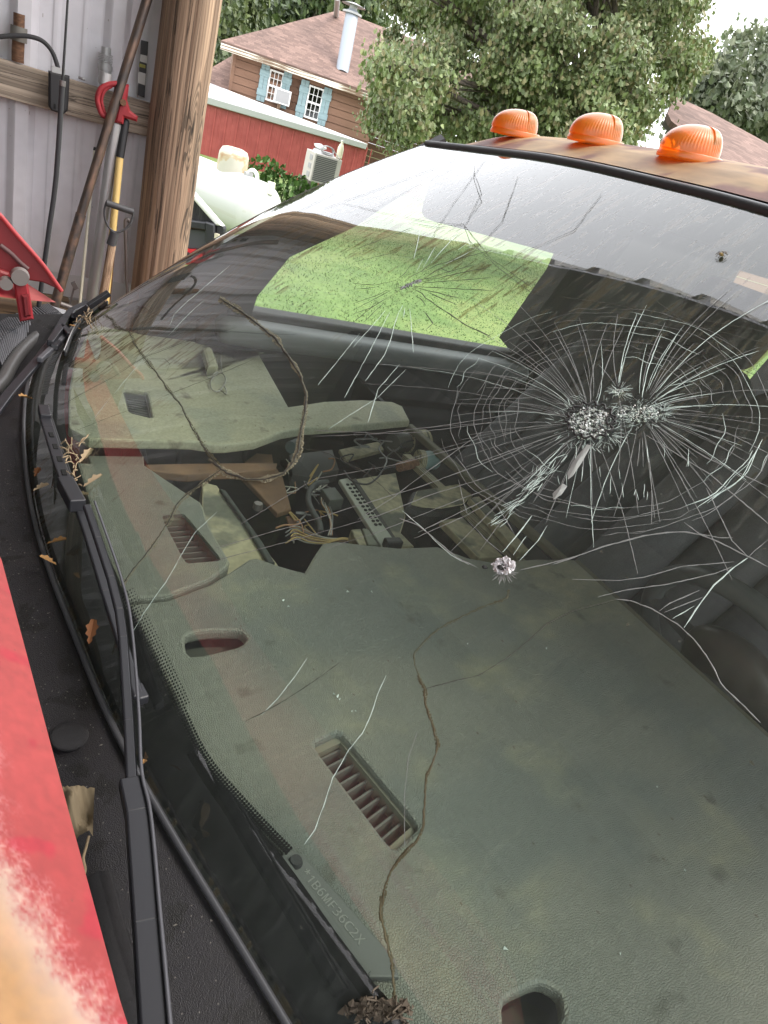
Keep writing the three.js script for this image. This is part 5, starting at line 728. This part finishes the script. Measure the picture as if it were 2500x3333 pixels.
// things inside the broken dash
{
  const R = Zm(800, 1300, 900), pl = (name, l, y0, y1, m, Z = R) => part(name, plate(l.map(([a, b]) => { const q = atY(...Z(a, b), y1); return [q.x, q.z]; }), y0, y1, [], .002), m, dashboard);
  const duct = [[[745, 555], [842, 580], [1010, 800], [1258, 1120], [1200, 1180], [905, 1180], [740, 770]]]; pl('air_duct', duct[0], 1.25, 1.285, olive, R8);
  part('duct_stripe', plate([[860, 600], [900, 610], [1150, 960], [1235, 1100], [1190, 1100], [1010, 800]].map(([a, b]) => { const q = atY(...R8(a, b), 1.292); return [q.x, q.z]; }), 1.285, 1.292, [], .002), std({ color: lin(.035, .04, .04), roughness: .8 }), dashboard);
  pl('rail_bracket', [[360, 438], [640, 432], [1030, 428], [1250, 430], [1240, 470], [1000, 492], [780, 494], [650, 510], [620, 508], [372, 476]], 1.265, 1.28, rustRed, R8);
  pl('bracket_plate', [[1030, 420], [1110, 362], [1215, 370], [1225, 430], [1290, 530], [1345, 740], [1250, 770], [1130, 640], [1010, 520]], 1.24, 1.25, rustRed, R8);
  const bolt = (a, b, y) => { const p = atY(...R8(a, b), y); part('bolt', rod(p, p.clone().add(V3(0, .012, 0)), .009, .008, 6), M.steel, dashboard); }; bolt(1060, 488, 1.255); bolt(1115, 740, 1.25);
  const ps = pl('perforated_strip', [[560, 480], [620, 468], [905, 862], [815, 882]], 1.27, 1.28, std({ color: lin(.3, .315, .27), roughness: .7 }));
  { const g = new THREE.CylinderGeometry(.0034, .0034, .002, 10), dm = std({ color: lin(.008, .008, .008), roughness: 1 }); for (let k = 0; k < 12; k++) for (const s of [0, 1]) { const f = k / 11, p = atY(...R(mix(612, 780, f) + s * 26, mix(512, 752, f) - s * 2), 1.2805); const h = shadow(new THREE.Mesh(g, dm)); h.name = 'hole'; h.position.copy(p).sub(off.get(truck)); ps.add(h); } }
  part('strip_clamp', box(...(() => { const p = atY(...R(868, 870), 1.285); return [p.x - .012, p.x + .02, 1.27, 1.295, p.z - .008, p.z + .008]; })(), .003), M.black, dashboard);
  pl('glovebox_shell', [[640, 480], [900, 440], [930, 560], [960, 700], [930, 800], [1010, 880], [900, 880]], 1.24, 1.255, olive);
  pl('shell_side', [[640, 480], [660, 470], [935, 880], [905, 900]], 1.25, 1.268, std({ color: lin(.06, .06, .056), roughness: .9 }));
  const bx = atY(...R(1160, 590), 1.27); const ctr = [[1000, 540], [1290, 490], [1400, 575], [1330, 640], [1180, 670], [1040, 660], [960, 640]].map(([a, b]) => { const q = atY(...R(a, b), 1.27); return [q.x, q.z]; }); part('black_module', plate(ctr, 1.16, 1.268, [], .012), std({ color: lin(.018, .018, .018), roughness: .7 }), dashboard);
  part('module_dust', plate(ctr.map(([x, z]) => [bx.x + (x - bx.x) * .84, bx.z + (z - bx.z) * .8]), 1.2682, 1.2705, [], .001), std({ map: oliveTex, roughness: .95 }), dashboard);
  pl('support_strut', [[1170, 722], [1300, 708], [1545, 940], [1400, 955]], 1.25, 1.265, olive); pl('rear_rail', [[1340, 590], [1400, 580], [1700, 900], [1640, 920]], 1.27, 1.285, olive);
  const cyl = (n, a, b, r, y, m) => { const p = atY(...R(...a), y), q = atY(...R(...b), y); return part(n, rod(p, q, r, r, 18), m, dashboard); };
  cyl('motor_housing', [880, 270], [960, 255], .024, 1.25, std({ color: lin(.08, .08, .072), roughness: .7 })); cyl('motor_can', [965, 255], [1075, 248], .028, 1.25, olive); cyl('relay_can', [1050, 370], [1165, 360], .022, 1.265, std({ color: lin(.18, .27, .27), roughness: .6 })); cyl('relay_base', [1030, 365], [1060, 368], .024, 1.265, olive); cyl('brass_fitting', [920, 405], [1020, 385], .011, 1.265, M.rust); cyl('drain_cap', [270, 290], [310, 270], .014, 1.24, std({ color: lin(.1, .13, .14), roughness: .5 }));
  const conn = (l, y, m) => pl('connector', l, y - .025, y, m); conn([[455, 535], [535, 525], [590, 595], [505, 605]], 1.265, std({ color: lin(.09, .095, .085), roughness: .7 })); conn([[632, 780], [690, 775], [730, 870], [680, 880]], 1.275, olive); conn([[700, 772], [735, 775], [795, 868], [735, 872]], 1.28, std({ color: lin(.16, .17, .13), roughness: .7 }));
  const T = (l, y0, r, m, y = Array.isArray(y0) ? y0 : y0 + .045) => part('wire', tube(l.map(([a, b], i) => { const q = atY(...R(a, b), Array.isArray(y) ? y[i] : y); return q; }), r, 6), m, dashboard);
  T([[490, 495], [440, 500], [385, 545], [378, 620], [410, 690], [440, 740], [450, 800]], 1.225, .0055, std({ color: lin(.06, .062, .06), roughness: .7 }));
  const wc = [std({ color: lin(.45, .44, .38), roughness: .6 }), std({ color: lin(.32, .17, .09), roughness: .6 }), std({ color: lin(.2, .2, .2), roughness: .6 }), std({ color: lin(.46, .33, .13), roughness: .6 })];
  for (let k = 0; k < 13; k++) { const j = () => rr(-14, 14); T([[668 + j() * .3, 830 + k * 3], [580 + j(), 838 + j()], [470 + j(), 830 + k * 3], [380 + j(), 800 + k * 5], [300 + j(), 762 + k * 6], [260 + j() * 2, 770 + k * 8 + j()]], 1.2 + .003 * (k % 4), .0013, wc[k % 4]); }
  for (let k = 0; k < 6; k++) { const j = () => rr(-7, 7); T([[455 + k * 10, 575 + k * 4], [450 + k * 9 + j(), 620], [490 + k * 5 + j(), 690], [515 + j(), 760], [500 + k * 4 + j(), 815]], 1.205, .0014, wc[k % 3]); }
  for (let k = 0; k < 16; k++) { const x = rr(250, 480), y = rr(420, 760), j = () => rr(-60, 60); T([[x, y], [x + j(), y + j()], [x + j() * 1.6, y + j() * 1.4], [x + j() * 2.2, y + j() * 1.6]], 1.18 + rr(0, .03), rr(.0012, .002), wc[k % 4]); }
  for (let k = 0; k < 10; k++) { const x = rr(600, 980), y = rr(230, 470), j = () => rr(-50, 50); T([[x, y], [x + j(), y + j()], [x + j() * 1.8, y + j()], [x + j() * 2.4, y + j() * 1.2]], 1.19 + rr(0, .03), rr(.0014, .0024), k % 2 ? M.rubber : wc[2]); }
  pl('hose_bracket', [[240, 700], [300, 690], [330, 760], [270, 780]], 1.235, 1.24, M.rust); pl('heater_box', [[260, 330], [520, 300], [560, 420], [420, 470], [280, 450]], 1.17, 1.2, std({ color: lin(.1, .1, .095), roughness: .85 })); pl('flange', [[560, 300], [800, 250], [830, 300], [600, 360]], 1.2, 1.21, olive);
  T([[590, 430], [640, 490], [720, 510], [790, 470], [830, 420], [900, 405]], 1.24, .002, M.black); T([[830, 250], [800, 300], [845, 360], [830, 410]], 1.23, .0018, wc[2]); T([[180, 772], [230, 755], [300, 752], [325, 740], [318, 722]], 1.22, .0016, wc[1]);
}
// --- identification plate at the driver's corner
{
  const q = (a, b, y = 1.315) => atY(...RV(a, b), y), P = [[140, 445], [195, 380], [300, 420], [980, 1190], [1010, 1330], [790, 1330]].map(([a, b]) => { const p = q(a, b); return [p.x, p.z]; });
  const plateM = std({ color: lin(.1, .105, .1), roughness: .5 }); const pl = part('number_plate', plate(P, YD + .002, YD + .008, [], .0015), plateM, truck);
  const a = q(175, 470, YD + .008), b = q(790, 1290, YD + .008); part('plate_lip', bar(a, b, .004, .005), plateM, pl);
  const s = q(252, 470, YD + .008); part('rivet', rod(s, s.clone().add(V3(0, .004, 0)), .0065, .005, 14), M.black, pl);
  const font = await new FontLoader().loadAsync('fonts/droid/droid_sans_mono_regular.typeface.json');
  const p0 = q(285, 545, YD + .0078), p1 = q(720, 1085, YD + .0078), txt = '*1B6MF36C2X', g = new TextGeometry(txt, { font, size: .0078, depth: .0008, curveSegments: 3 }); g.computeBoundingBox(); const w = g.boundingBox.max.x, L = p0.distanceTo(p1); g.scale(L / w, L / w * .95, 1);
  const ex = p1.clone().sub(p0).normalize(), ez = UP, ey = ez.clone().cross(ex).normalize(); g.applyMatrix4(new THREE.Matrix4().makeBasis(ex, ey, ez).setPosition(p0)); part('stamped_number', g, std({ color: lin(.2, .205, .19), roughness: .5 }), pl);
}
// --- steering wheel
{
  const c = V3(1.03, 1.275, .335), g = new THREE.TorusGeometry(.19, .017, 12, 48); g.rotateY(Math.PI / 2); g.rotateZ(.5); g.translate(c.x, c.y, c.z); const sw = part('steering_wheel', g, std({ color: lin(.1, .105, .11), roughness: .45 }), truck);
  const hub = new THREE.SphereGeometry(.095, 24, 12); hub.scale(.45, 1, 1.1); hub.rotateZ(.5); hub.translate(c.x, c.y, c.z); part('hub', hub, std({ color: lin(.075, .065, .06), roughness: .4 }), sw);
  for (const a of [.2, 2.94, 4.2, 5.2]) { const d = V3(0, Math.sin(a), Math.cos(a)).applyAxisAngle(V3(0, 0, 1), .5); part('spoke', bar(c.clone().addScaledVector(d, .06), c.clone().addScaledVector(d, .185), .03, .014), darkTrim, sw); }
  part('column', rod(c.clone().add(V3(-.03, -.02, 0)), V3(.75, 1.05, .36), .045, .05, 14), darkTrim, truck);
  const cl = new THREE.SphereGeometry(.2, 24, 12, 0, 6.283, 0, Math.PI / 2); cl.scale(.42, .32, 1.0); cl.translate(.9, 1.3, .36); 
}
// --- cowl, louvres, wipers
{
  const cow = (a, b) => { const z = mix(-.93, .8, a), e = V3(bX(z), bY(z), z), n = sstep(0, 1, b); return V3(e.x - .012 - b * .62, e.y - .004 - .05 * b - .03 * Math.sin(b * 3) * (1 - b), z * (1 - .02 * b)); };
  const cowl = part('cowl_panel', surf(70, 24, cow, (a, b, p) => [p.x, p.z]), blackPlastic, truck);
  part('cowl_gutter', surf(60, 2, (a, b) => { const z = mix(-.9, .8, a); return V3(mix(bX(z) - .03, bX(z) + .05, b), bY(z) - .02, z); }), M.black, cowl);
  part('cowl_edge', new THREE.TubeGeometry(new THREE.CatmullRomCurve3(Array.from({ length: 50 }, (_, i) => { const z = mix(-.9, .8, i / 49); return V3(bX(z) - .01, bY(z) + .001, z); })), 120, .0034, 6), std({ color: lin(.05, .05, .055), roughness: .4 }), cowl);
  // louvres at the passenger end
  const RL = Zm(0, 900, 400), yl = 1.295;
  part('grille_bed', plate([[-60, 620], [150, 520], [650, 385], [850, 490], [700, 690], [300, 950], [60, 1220], [-60, 1400]].map(([a, b]) => { const p = atY(...RL(a, b), yl - .02); return [p.x, p.z]; }), yl - .03, yl - .02, [], 0), std({ color: lin(.006, .006, .007), roughness: .8 }), cowl);
  const crv = (l) => new THREE.CatmullRomCurve3(l.map(([a, b]) => V3(a, b, 0))), cT = crv([[-150, 760], [0, 640], [150, 560], [330, 490], [500, 430], [640, 392]]), cB = crv([[-60, 960], [90, 800], [240, 705], [410, 610], [630, 525], [790, 495]]), cP = crv([[30, 1220], [130, 1060], [230, 950], [330, 860], [500, 725], [640, 660], [830, 600]]), lvM = std({ color: lin(.075, .075, .084), roughness: .38 });
  for (let k = 0; k < 32; k++) { const f = k / 31, q = (c, y) => { const p = c.getPoint(f); return atY(...RL(p.x, p.y), y); }, A = q(cT, yl), B = q(cB, yl + .004), C = q(cP, yl - .016); part('louvre', merge([bar(A, B, .0042, .012, UP, .0014), bar(B, C, .0042, .012, UP, .0014)]), lvM, cowl); }
  part('cowl_ridge', tube([[-100, 1560], [40, 1400], [130, 1230], [260, 1040], [420, 880], [600, 740], [780, 680]].map(([a, b]) => atY(...RL(a, b), 1.28)), .013, 10, 40), std({ color: lin(.06, .058, .058), roughness: .42 }), cowl);
  part('grille_end', plate([[690, 395], [890, 455], [850, 560], [835, 500]].map(([a, b]) => { const p = atY(...RL(a, b), yl); return [p.x, p.z]; }), yl - .01, yl, [], 0), std({ color: lin(.3, .3, .32), roughness: .4 }), cowl);
  const sc = atY(150, 1590, 1.272); part('cowl_boss', new THREE.SphereGeometry(.018, 20, 10).scale(1, .4, 1).translate(sc.x, sc.y, sc.z), blackPlastic, cowl);
  part('cowl_ridge', tube([[300, 1900], [330, 2020], [370, 2150], [420, 2300]].map(([a, b]) => atY(a - 90, b, 1.27)), .012, 8, 20), blackPlastic, cowl);
  // driver wiper
  const wm = std({ color: lin(.018, .018, .022), roughness: .38 }), wg = std({ color: lin(.075, .075, .085), roughness: .4 });
  const gp = (x, y, o) => glassPt(x, y, o);
  const hy2 = (x, y, h) => atY(x, y, h);
  const strip = (l, w, h) => { const L = []; for (let i = 0; i < l.length - 1; i++) { const a = l[i].clone(), b = l[i + 1].clone().add(l[i + 1].clone().sub(l[i]).setLength(.002)); L.push(bar(a, b, w, h, UP, .0022)); } return merge(L); };
  const armP = [[340, 2290], [318, 2000], [298, 1760], [283, 1690]].map(([x, y]) => hy2(x, y, 1.335)), armQ = [[285, 1700], [278, 1560], [266, 1380], [258, 1320], [240, 1250], [212, 1165], [188, 1095]].map(([x, y], i) => hy2(x, y, 1.336 + i * .006));
  const wiper = part('wiper', strip(armP, .0195, .012), wm, truck); wiper.userData.label = 'black driver side wiper arm lying along the cowl';
  part('arm_rod', strip(armQ, .0095, .007), wm, wiper); part('arm_edge', tube([...armP, ...armQ.slice(1)].map((p) => p.clone().add(V3(.008, .008, 0))), .0016, 5, 60), wg, wiper);
  const bl = [[120, 912], [140, 970], [168, 1050], [185, 1095], [215, 1180], [250, 1290], [290, 1410], [322, 1512]].map(([x, y]) => gp(x, y, .016));
  part('blade_rubber', strip(bl.map((p) => p.clone().add(V3(.004, -.008, 0))), .006, .014), M.black, wiper); part('blade_spine', strip(bl.slice(2), .011, .007), wm, wiper);
  const fr = [[116, 908], [128, 945], [150, 1010], [172, 1068]].map(([x, y]) => gp(x, y, .022)); part('blade_bridge', strip(fr, .016, .007), wm, wiper); for (let k = 0; k < 4; k++) { const p = fr[1].clone().lerp(fr[3], .18 + k * .22).add(V3(0, .0042, 0)), d = fr[3].clone().sub(fr[1]).setLength(.008); part('bridge_slot', bar(p.clone().sub(d), p.clone().add(d), .0065, .002, UP, .0008), std({ color: lin(.004, .004, .004), roughness: 1 }), wiper); }
  part('blade_tip', strip([[118, 904], [124, 925]].map(([x, y]) => gp(x, y, .024)), .016, .014), wm, wiper); part('blade_end', strip([[312, 1490], [327, 1518]].map(([x, y]) => gp(x, y, .012)), .011, .011), wm, wiper);
  part('arm_joint', strip([[172, 1065], [200, 1115]].map(([x, y]) => gp(x, y, .026)), .02, .018), wm, wiper);
  // passenger wiper
  const w2 = part('wiper', strip([[-40, 930], [20, 850], [85, 775], [108, 745], [140, 690], [156, 703 - 32], [190, 655]].map(([x, y], i) => hy2(x, y, 1.315 + i * .004)), .016, .009), wm, truck); w2.userData.label = 'black passenger side wiper beside the louvred cowl';
  part('arm_rod', strip([[85, 778], [150, 718], [165, 704]].map(([x, y]) => hy2(x, y, 1.335)), .01, .01), wg, w2);
  part('blade_bridge', strip([[134, 768], [152, 722], [176, 690], [200, 668], [238, 654]].map(([x, y]) => gp(x, y, .02)), .014, .012), wm, w2); part('blade_rubber', strip([[146, 770], [160, 728], [184, 694], [214, 668], [236, 660]].map(([x, y]) => gp(x, y, .006)), .005, .01), M.black, w2); part('blade_steel', tube([[148, 768], [166, 724], [188, 694], [214, 672], [234, 662]].map(([x, y]) => gp(x, y, .012)), .0014, 5, 30), std({ color: lin(.5, .5, .5), roughness: .3, metalness: .7 }), w2);
  part('bridge_link', strip([[108, 742], [135, 706], [150, 724]].map(([x, y]) => hy2(x, y, 1.345)), .012, .012), wm, w2);
}
// --- raised hood, its hinge and the whip antenna
{
  const hoodTex = tex(1024, 1024, (u, v) => { // faded red clear coat that has peeled to a pale base toward the driver's edge
    const X = u * 1.65, Y = v * 1.15, n = fbm(X * 9, Y * 9, 5, 501), f = fbm(X * 160, Y * 160, 3, 505), g = fbm(X * 42, Y * 42, 4, 509), edge = Y - (.052 - Math.max(0, u - .79) * .6) + (g - .5) * .024 + (f - .5) * .012, peel = sstep(-.008, .016, edge + (fbm(X * 500, Y * 500, 2, 521) - .5) * .016) * sstep(.72, .79, u + (g - .5) * .08) * (Y > .3 ? sstep(.45, .6, n) : 1); let k = mix3([140, 50, 50], [156, 62, 60], n); const spot = fbm(X * 36, Y * 36, 3, 507); if (spot > .66) k = mix3(k, [152, 40, 50], sat((spot - .66) * 10)); k = mix3(k, mix3([170, 152, 138], [152, 122, 80], sat(edge * 26 + (n - .5))), peel * .9); const rim = sstep(.014, .0, Math.abs(edge + .004)) * sstep(.4, .7, fbm(X * 700, Y * 700, 2, 519)) * (u > .7 ? 1 : 0); k = mix3(k, [190, 172, 174], rim * .28); if (vnoise(X * 900, Y * 900, 515) > .985) k = mix3(k, [110, 60, 52], .6); return [k[0] * (.92 + .16 * f), k[1] * (.92 + .16 * f), k[2] * (.92 + .16 * f)];
  });
  // rear edge from pixels at the driver's side, the far corner at the passenger hinge
  const zs = [-.85, -.82, -.76, -.5, -.1, .1, .164, .419, .566, .8], xs = [.125, .06, -.02, -.045, -.04, -.006, .012, .049, .069, .12], ys = [1.398, 1.4, 1.405, 1.42, 1.43, 1.43, 1.43, 1.405, 1.4, 1.39], hx = (z) => interp(zs, xs, z), hyy = (z) => interp(zs, ys, z);
  const hoodP = (a, b) => { const z = mix(-.85, .8, a), s = b * 1.15, roll = sstep(.8, 1, Math.abs(z / .85)); return V3(hx(z) - s * .876, hyy(z) + s * .482 - roll * .03, z); };
  const hood = part('hood', surf(60, 16, hoodP, (a, b) => [a, b]), std({ map: hoodTex, roughness: .6, side: THREE.DoubleSide }), truck); hood.userData.label = 'raised red hood with clear coat peeled to cream';
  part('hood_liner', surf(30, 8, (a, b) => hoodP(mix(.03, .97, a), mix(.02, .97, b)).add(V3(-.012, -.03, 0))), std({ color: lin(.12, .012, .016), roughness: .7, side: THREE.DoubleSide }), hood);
  const Rh = Zm(0, 500, 700), F = frame(V3(0, 0, -.84), V3(1, 0, 0)), W = (l) => l.map(([a, b]) => inFrame(F, ...Rh(a, b))), hr = std({ color: lin(.2, .018, .022), roughness: .5 });
  part('hood_corner', wallPlate(F, W([[-60, 430], [0, 478], [120, 620], [330, 860], [470, 1050], [472, 1062], [420, 1035], [330, 995], [225, 980], [100, 985], [0, 1010], [-60, 1030]]), .012, 0, [], .003), hr, hood);
  part('corner_edge', tube(W([[-60, 422], [0, 470], [120, 612], [330, 852], [476, 1058]]).map(([s, h]) => fromFrame(F, s, h, .004)), .0045, 6, 40), std({ color: lin(.42, .05, .055), roughness: .4 }), hood);
  part('corner_fold', tube(W([[0, 700], [90, 770], [160, 840], [215, 885]]).map(([s, h]) => fromFrame(F, s, h, .006)), .005, 6, 20), std({ color: lin(.1, .05, .05), roughness: .6 }), hood);
  part('hood_hinge', wallPlate(F, W([[100, 960], [120, 935], [205, 945], [240, 1130], [255, 1240], [150, 1260], [130, 1140]]), .02, .035, [], .004), M.redPaint, truck);
  part('hinge_rib', wallPlate(F, W([[160, 1045], [215, 1040], [235, 1200], [180, 1215]]), .012, .044, [], .004), std({ color: lin(.16, .014, .018), roughness: .5 }), truck);
  part('hinge_plate', wallPlate(F, W([[-60, 900], [0, 880], [70, 905], [85, 975], [40, 1030], [-60, 1060]]), .02, .02, [], .004), hr, truck);
  for (const [a, b, r] of [[150, 910, .0175], [45, 960, .013]]) { const [s, h] = W([[a, b]])[0]; const p = fromFrame(F, s, h, .03); part('hinge_bolt', rod(p, fromFrame(F, s, h, .046), r, r * .9, 20), std({ color: lin(.22, .2, .19), roughness: .6, metalness: .3 }), truck); }
  const ant = [[147, -10], [135, 178]].map(([x, y]) => atZ(x, y, -1.02)), ant2 = [[135, 178], [120, 395], [104, 510], [80, 690]].map(([x, y]) => atZ(x, y, -1.02));
  const an = part('antenna', new THREE.TubeGeometry(new THREE.CatmullRomCurve3(ant2), 20, .0052, 8), M.rubber, truck); part('antenna_whip', rod(ant[1], ant[0].clone().add(ant[0].clone().sub(ant[1]).multiplyScalar(.6)), .0026, .0018, 8), M.black, an); part('antenna_ferrule', rod(atZ(134.6, 186, -1.02), atZ(135.4, 174, -1.02), .0062, .0062, 10), M.steel, an);
}

// ---------------------------------------------------------------- small loose things
{ // spectacles left on the dash
  const q = (a, b, y = YD + .012) => atY(...RX(a, b), y), t = thing('eyeglasses', 'thin rimmed eyeglasses lying on the passenger side dashboard', 'glasses', q(1190, 780, YD + .006)), gm = std({ color: lin(.3, .3, .26), roughness: .35, metalness: .5 });
  const rim = (l) => { const P = l.map(([a, b]) => q(a, b)); return new THREE.TubeGeometry(new THREE.CatmullRomCurve3(P, true), 40, .0014, 6, true); };
  part('rim', rim([[1195, 640], [1140, 690], [1115, 740], [1130, 780], [1160, 770], [1195, 720]]), gm, t); part('rim', rim([[1225, 740], [1170, 780], [1150, 820], [1170, 880], [1200, 890], [1250, 840], [1268, 800], [1250, 755]]), gm, t);
  part('temple', tube([q(1225, 610), q(1232, 680), q(1240, 740)], .0013, 5), gm, t); part('temple', tube([q(1215, 870), q(1245, 890), q(1268, 908), q(1270, 870), q(1250, 840)], .0013, 5), gm, t); part('bridge', tube([q(1160, 775), q(1190, 740, YD + .018), q(1225, 745)], .0013, 5), gm, t);
}
{ const P = [[1085, 545], [1130, 530], [1165, 545], [1215, 680], [1195, 690], [1130, 690]].map(([a, b]) => { const p = atY(...RX(a, b), YD + .03); return [p.x, p.z]; }); single('glasses_case', plate(P, YD + .0065, YD + .03, [], .008), std({ color: lin(.24, .24, .16), roughness: .6 }), 'olive spectacle case under the eyeglasses on the dash', 'case'); }
{ // dead leaves and twigs caught along the cowl and wiper
  const lm = [std({ color: lin(.28, .15, .05), roughness: .8, side: THREE.DoubleSide }), std({ color: lin(.32, .24, .15), roughness: .9, side: THREE.DoubleSide }), std({ color: lin(.2, .08, .03), roughness: .8, side: THREE.DoubleSide })];
  const leaf = (x, y, s, m, h, label, a = rr(0, 6.3)) => { const p = atY(x, y, h), g = leafGeo.clone(); g.scale(.55, 1, 1); g.rotateX(-1.2 + rr(-.3, .3)); g.rotateY(a); g.scale(s, s, s); g.translate(p.x, p.y, p.z); single('dead_leaf', g, lm[m], label, 'leaf', 'dead leaves along the cowl'); };
  const edgeL = 'dry brown leaf lying on the cowl edge beside the driver wiper', bladeL = 'pale curled leaf tucked under the slotted wiper blade bridge';
  for (const [x, y, s, m, h, l] of [[100, 1175, .03, 0, 1.295, edgeL], [122, 1220, .022, 0, 1.295, edgeL], [72, 1060, .026, 1, 1.3, edgeL], [75, 1030, .022, 2, 1.3, edgeL], [192, 1392, .03, 2, 1.3, 'dark red leaf in the black border beside the wiper arm bend'], [72, 862, .035, 0, 1.3, 'orange leaf on the cowl edge below the louvred grille'], [312, 1640, .014, 0, 1.3, 'tiny orange leaf scrap where the thick wiper arm begins'], [98, 1612, .03, 0, 1.29, 'orange leaf beside the round cowl boss near the red hood'], [180, 1052, .03, 1, 1.34, bladeL], [186, 1078, .026, 1, 1.335, bladeL], [172, 1000, .03, 1, 1.34, bladeL], [148, 1075, .03, 1, 1.32, bladeL], [182, 690, .03, 1, 1.35, 'pale leaf caught in the passenger wiper'], [176, 712, .024, 0, 1.345, 'orange leaf caught below the passenger wiper']]) leaf(x, y, s, m, h, l);
  const tw = []; for (let k = 0; k < 46; k++) { const x = rr(148, 192), y = rr(970, 1090), p = glassPt(x, y, rr(.006, .02)), q = glassPt(x + rr(-20, 20), y + rr(-24, 24), rr(.004, .024)); tw.push(tube([p, p.clone().lerp(q, .5).add(V3(rr(-.004, .004), .004, rr(-.004, .004))), q], rr(.0006, .0013), 4, 5)); } single('twig_nest', merge(tw), lm[1], 'tangle of dry twigs caught behind the driver wiper blade', 'twigs');
  const tw2 = []; for (let k = 0; k < 24; k++) { const x = rr(172, 205), y = rr(668, 712), p = glassPt(x, y, rr(.01, .024)), q = glassPt(x + rr(-14, 14), y + rr(-16, 16), rr(.006, .026)); tw2.push(tube([p, q.clone().lerp(p, .5).add(V3(0, .004, 0)), q], rr(.0006, .0012), 4, 4)); } single('twig_nest', merge(tw2), lm[1], 'dry twigs and leaves caught in the passenger wiper', 'twigs');
  // curled leaf litter beside the hood edge
  const R2 = Zm(0, 2300, 1000), g = surf(14, 10, (a, b) => { const p = atY(...R2(mix(330, 500, a), mix(530, 720, b) - (1 - a) * 10), 1.3); return p.add(V3(0, .012 * Math.sin(a * 6) * Math.sin(b * 4) + .02 * (1 - b) + rr(0, .004), 0)); }); single('crumpled_leaf', g, std({ color: lin(.13, .1, .06), roughness: .9, side: THREE.DoubleSide }), 'crumpled dead leaf stuck beside the red hood edge', 'leaf');
  const st = [[480, 700], [465, 760], [450, 820], [460, 880], [445, 940]].map(([a, b]) => atY(...R2(a, b), 1.295)); single('dry_stem', tube(st, .0012, 5), lm[1], 'thin dry stem hanging below the crumpled leaf', 'stem');
}
{ const L = []; for (let k = 0; k < 260; k++) { const g = new THREE.TetrahedronGeometry(rr(.0012, .005)); g.scale(1, rr(.3, 1), rr(.3, 1)); g.rotateX(rr(0, 6)); g.rotateY(rr(0, 6)); const p = glassPt(820 + (rnd() + rnd() - 1) * 75, 2178 + (rnd() + rnd() - 1) * 24, rr(.0, .005)); g.translate(p.x, p.y, p.z); L.push(g); } for (let k = 0; k < 12; k++) { const x = rr(760, 900), y = rr(2140, 2210), p = glassPt(x, y, .006); L.push(tube([p, glassPt(x + rr(-14, 14), y + rr(-14, 14), .012), glassPt(x + rr(-26, 26), y + rr(-22, 22), .005)], .0007, 4, 6)); } single('leaf_litter', merge(L), std({ color: lin(.085, .066, .048), roughness: 1 }), 'clump of brown leaf litter at the lower driver corner of the glass', 'litter'); }
{ // glass crumbs lying on the dash
  const gm = std({ color: lin(.62, .68, .66), roughness: .2 }); for (const [x, y, s] of [[722, 1499, .004], [729, 1503, .0055], [734, 1510, .003], [760, 1536, .003], [769, 1536, .003], [1093, 2049, .005], [752, 1278, .005], [803, 1278, .004], [612, 1296, .005], [624, 1310, .004], [1010, 1390, .0035], [1180, 1400, .004], [1340, 2060, .003], [1420, 1700, .003], [1480, 1880, .003]]) { const g = new THREE.TetrahedronGeometry(s * .7, 0), p = atY(x, y, YD + s * .3); g.scale(1, .5, .5); g.rotateY(rr(0, 6)); g.translate(p.x, p.y, p.z); single('glass_crumb', g, gm, 'tiny pale glass crumb lying on the dashboard', 'glass', 'glass crumbs on the dashboard'); }
}
{ // the little spider high on the glass
  const c = glassPt(1558, 555, .003), n = V3(-.62, .78, 0), L = []; for (let k = 0; k < 8; k++) { const a = k / 8 * 6.283 + .3, d = V3(Math.cos(a) * .75, Math.cos(a) * .6, Math.sin(a)), e = c.clone().addScaledVector(d, .0062); L.push(tube([c, c.clone().addScaledVector(d, .003).addScaledVector(n, .002), e], .0004, 4, 5)); }
  const t = thing('spider', 'small yellowish spider sitting on the upper windshield glass', 'spider', c), sm = std({ color: lin(.25, .17, .05), roughness: .7 }); part('body', new THREE.SphereGeometry(.0024, 12, 8).scale(1.2, .8, 1).translate(c.x, c.y, c.z), sm, t); part('legs', merge(L), std({ color: lin(.08, .05, .02), roughness: .8 }), t);
}
renderer.render(scene, camera);
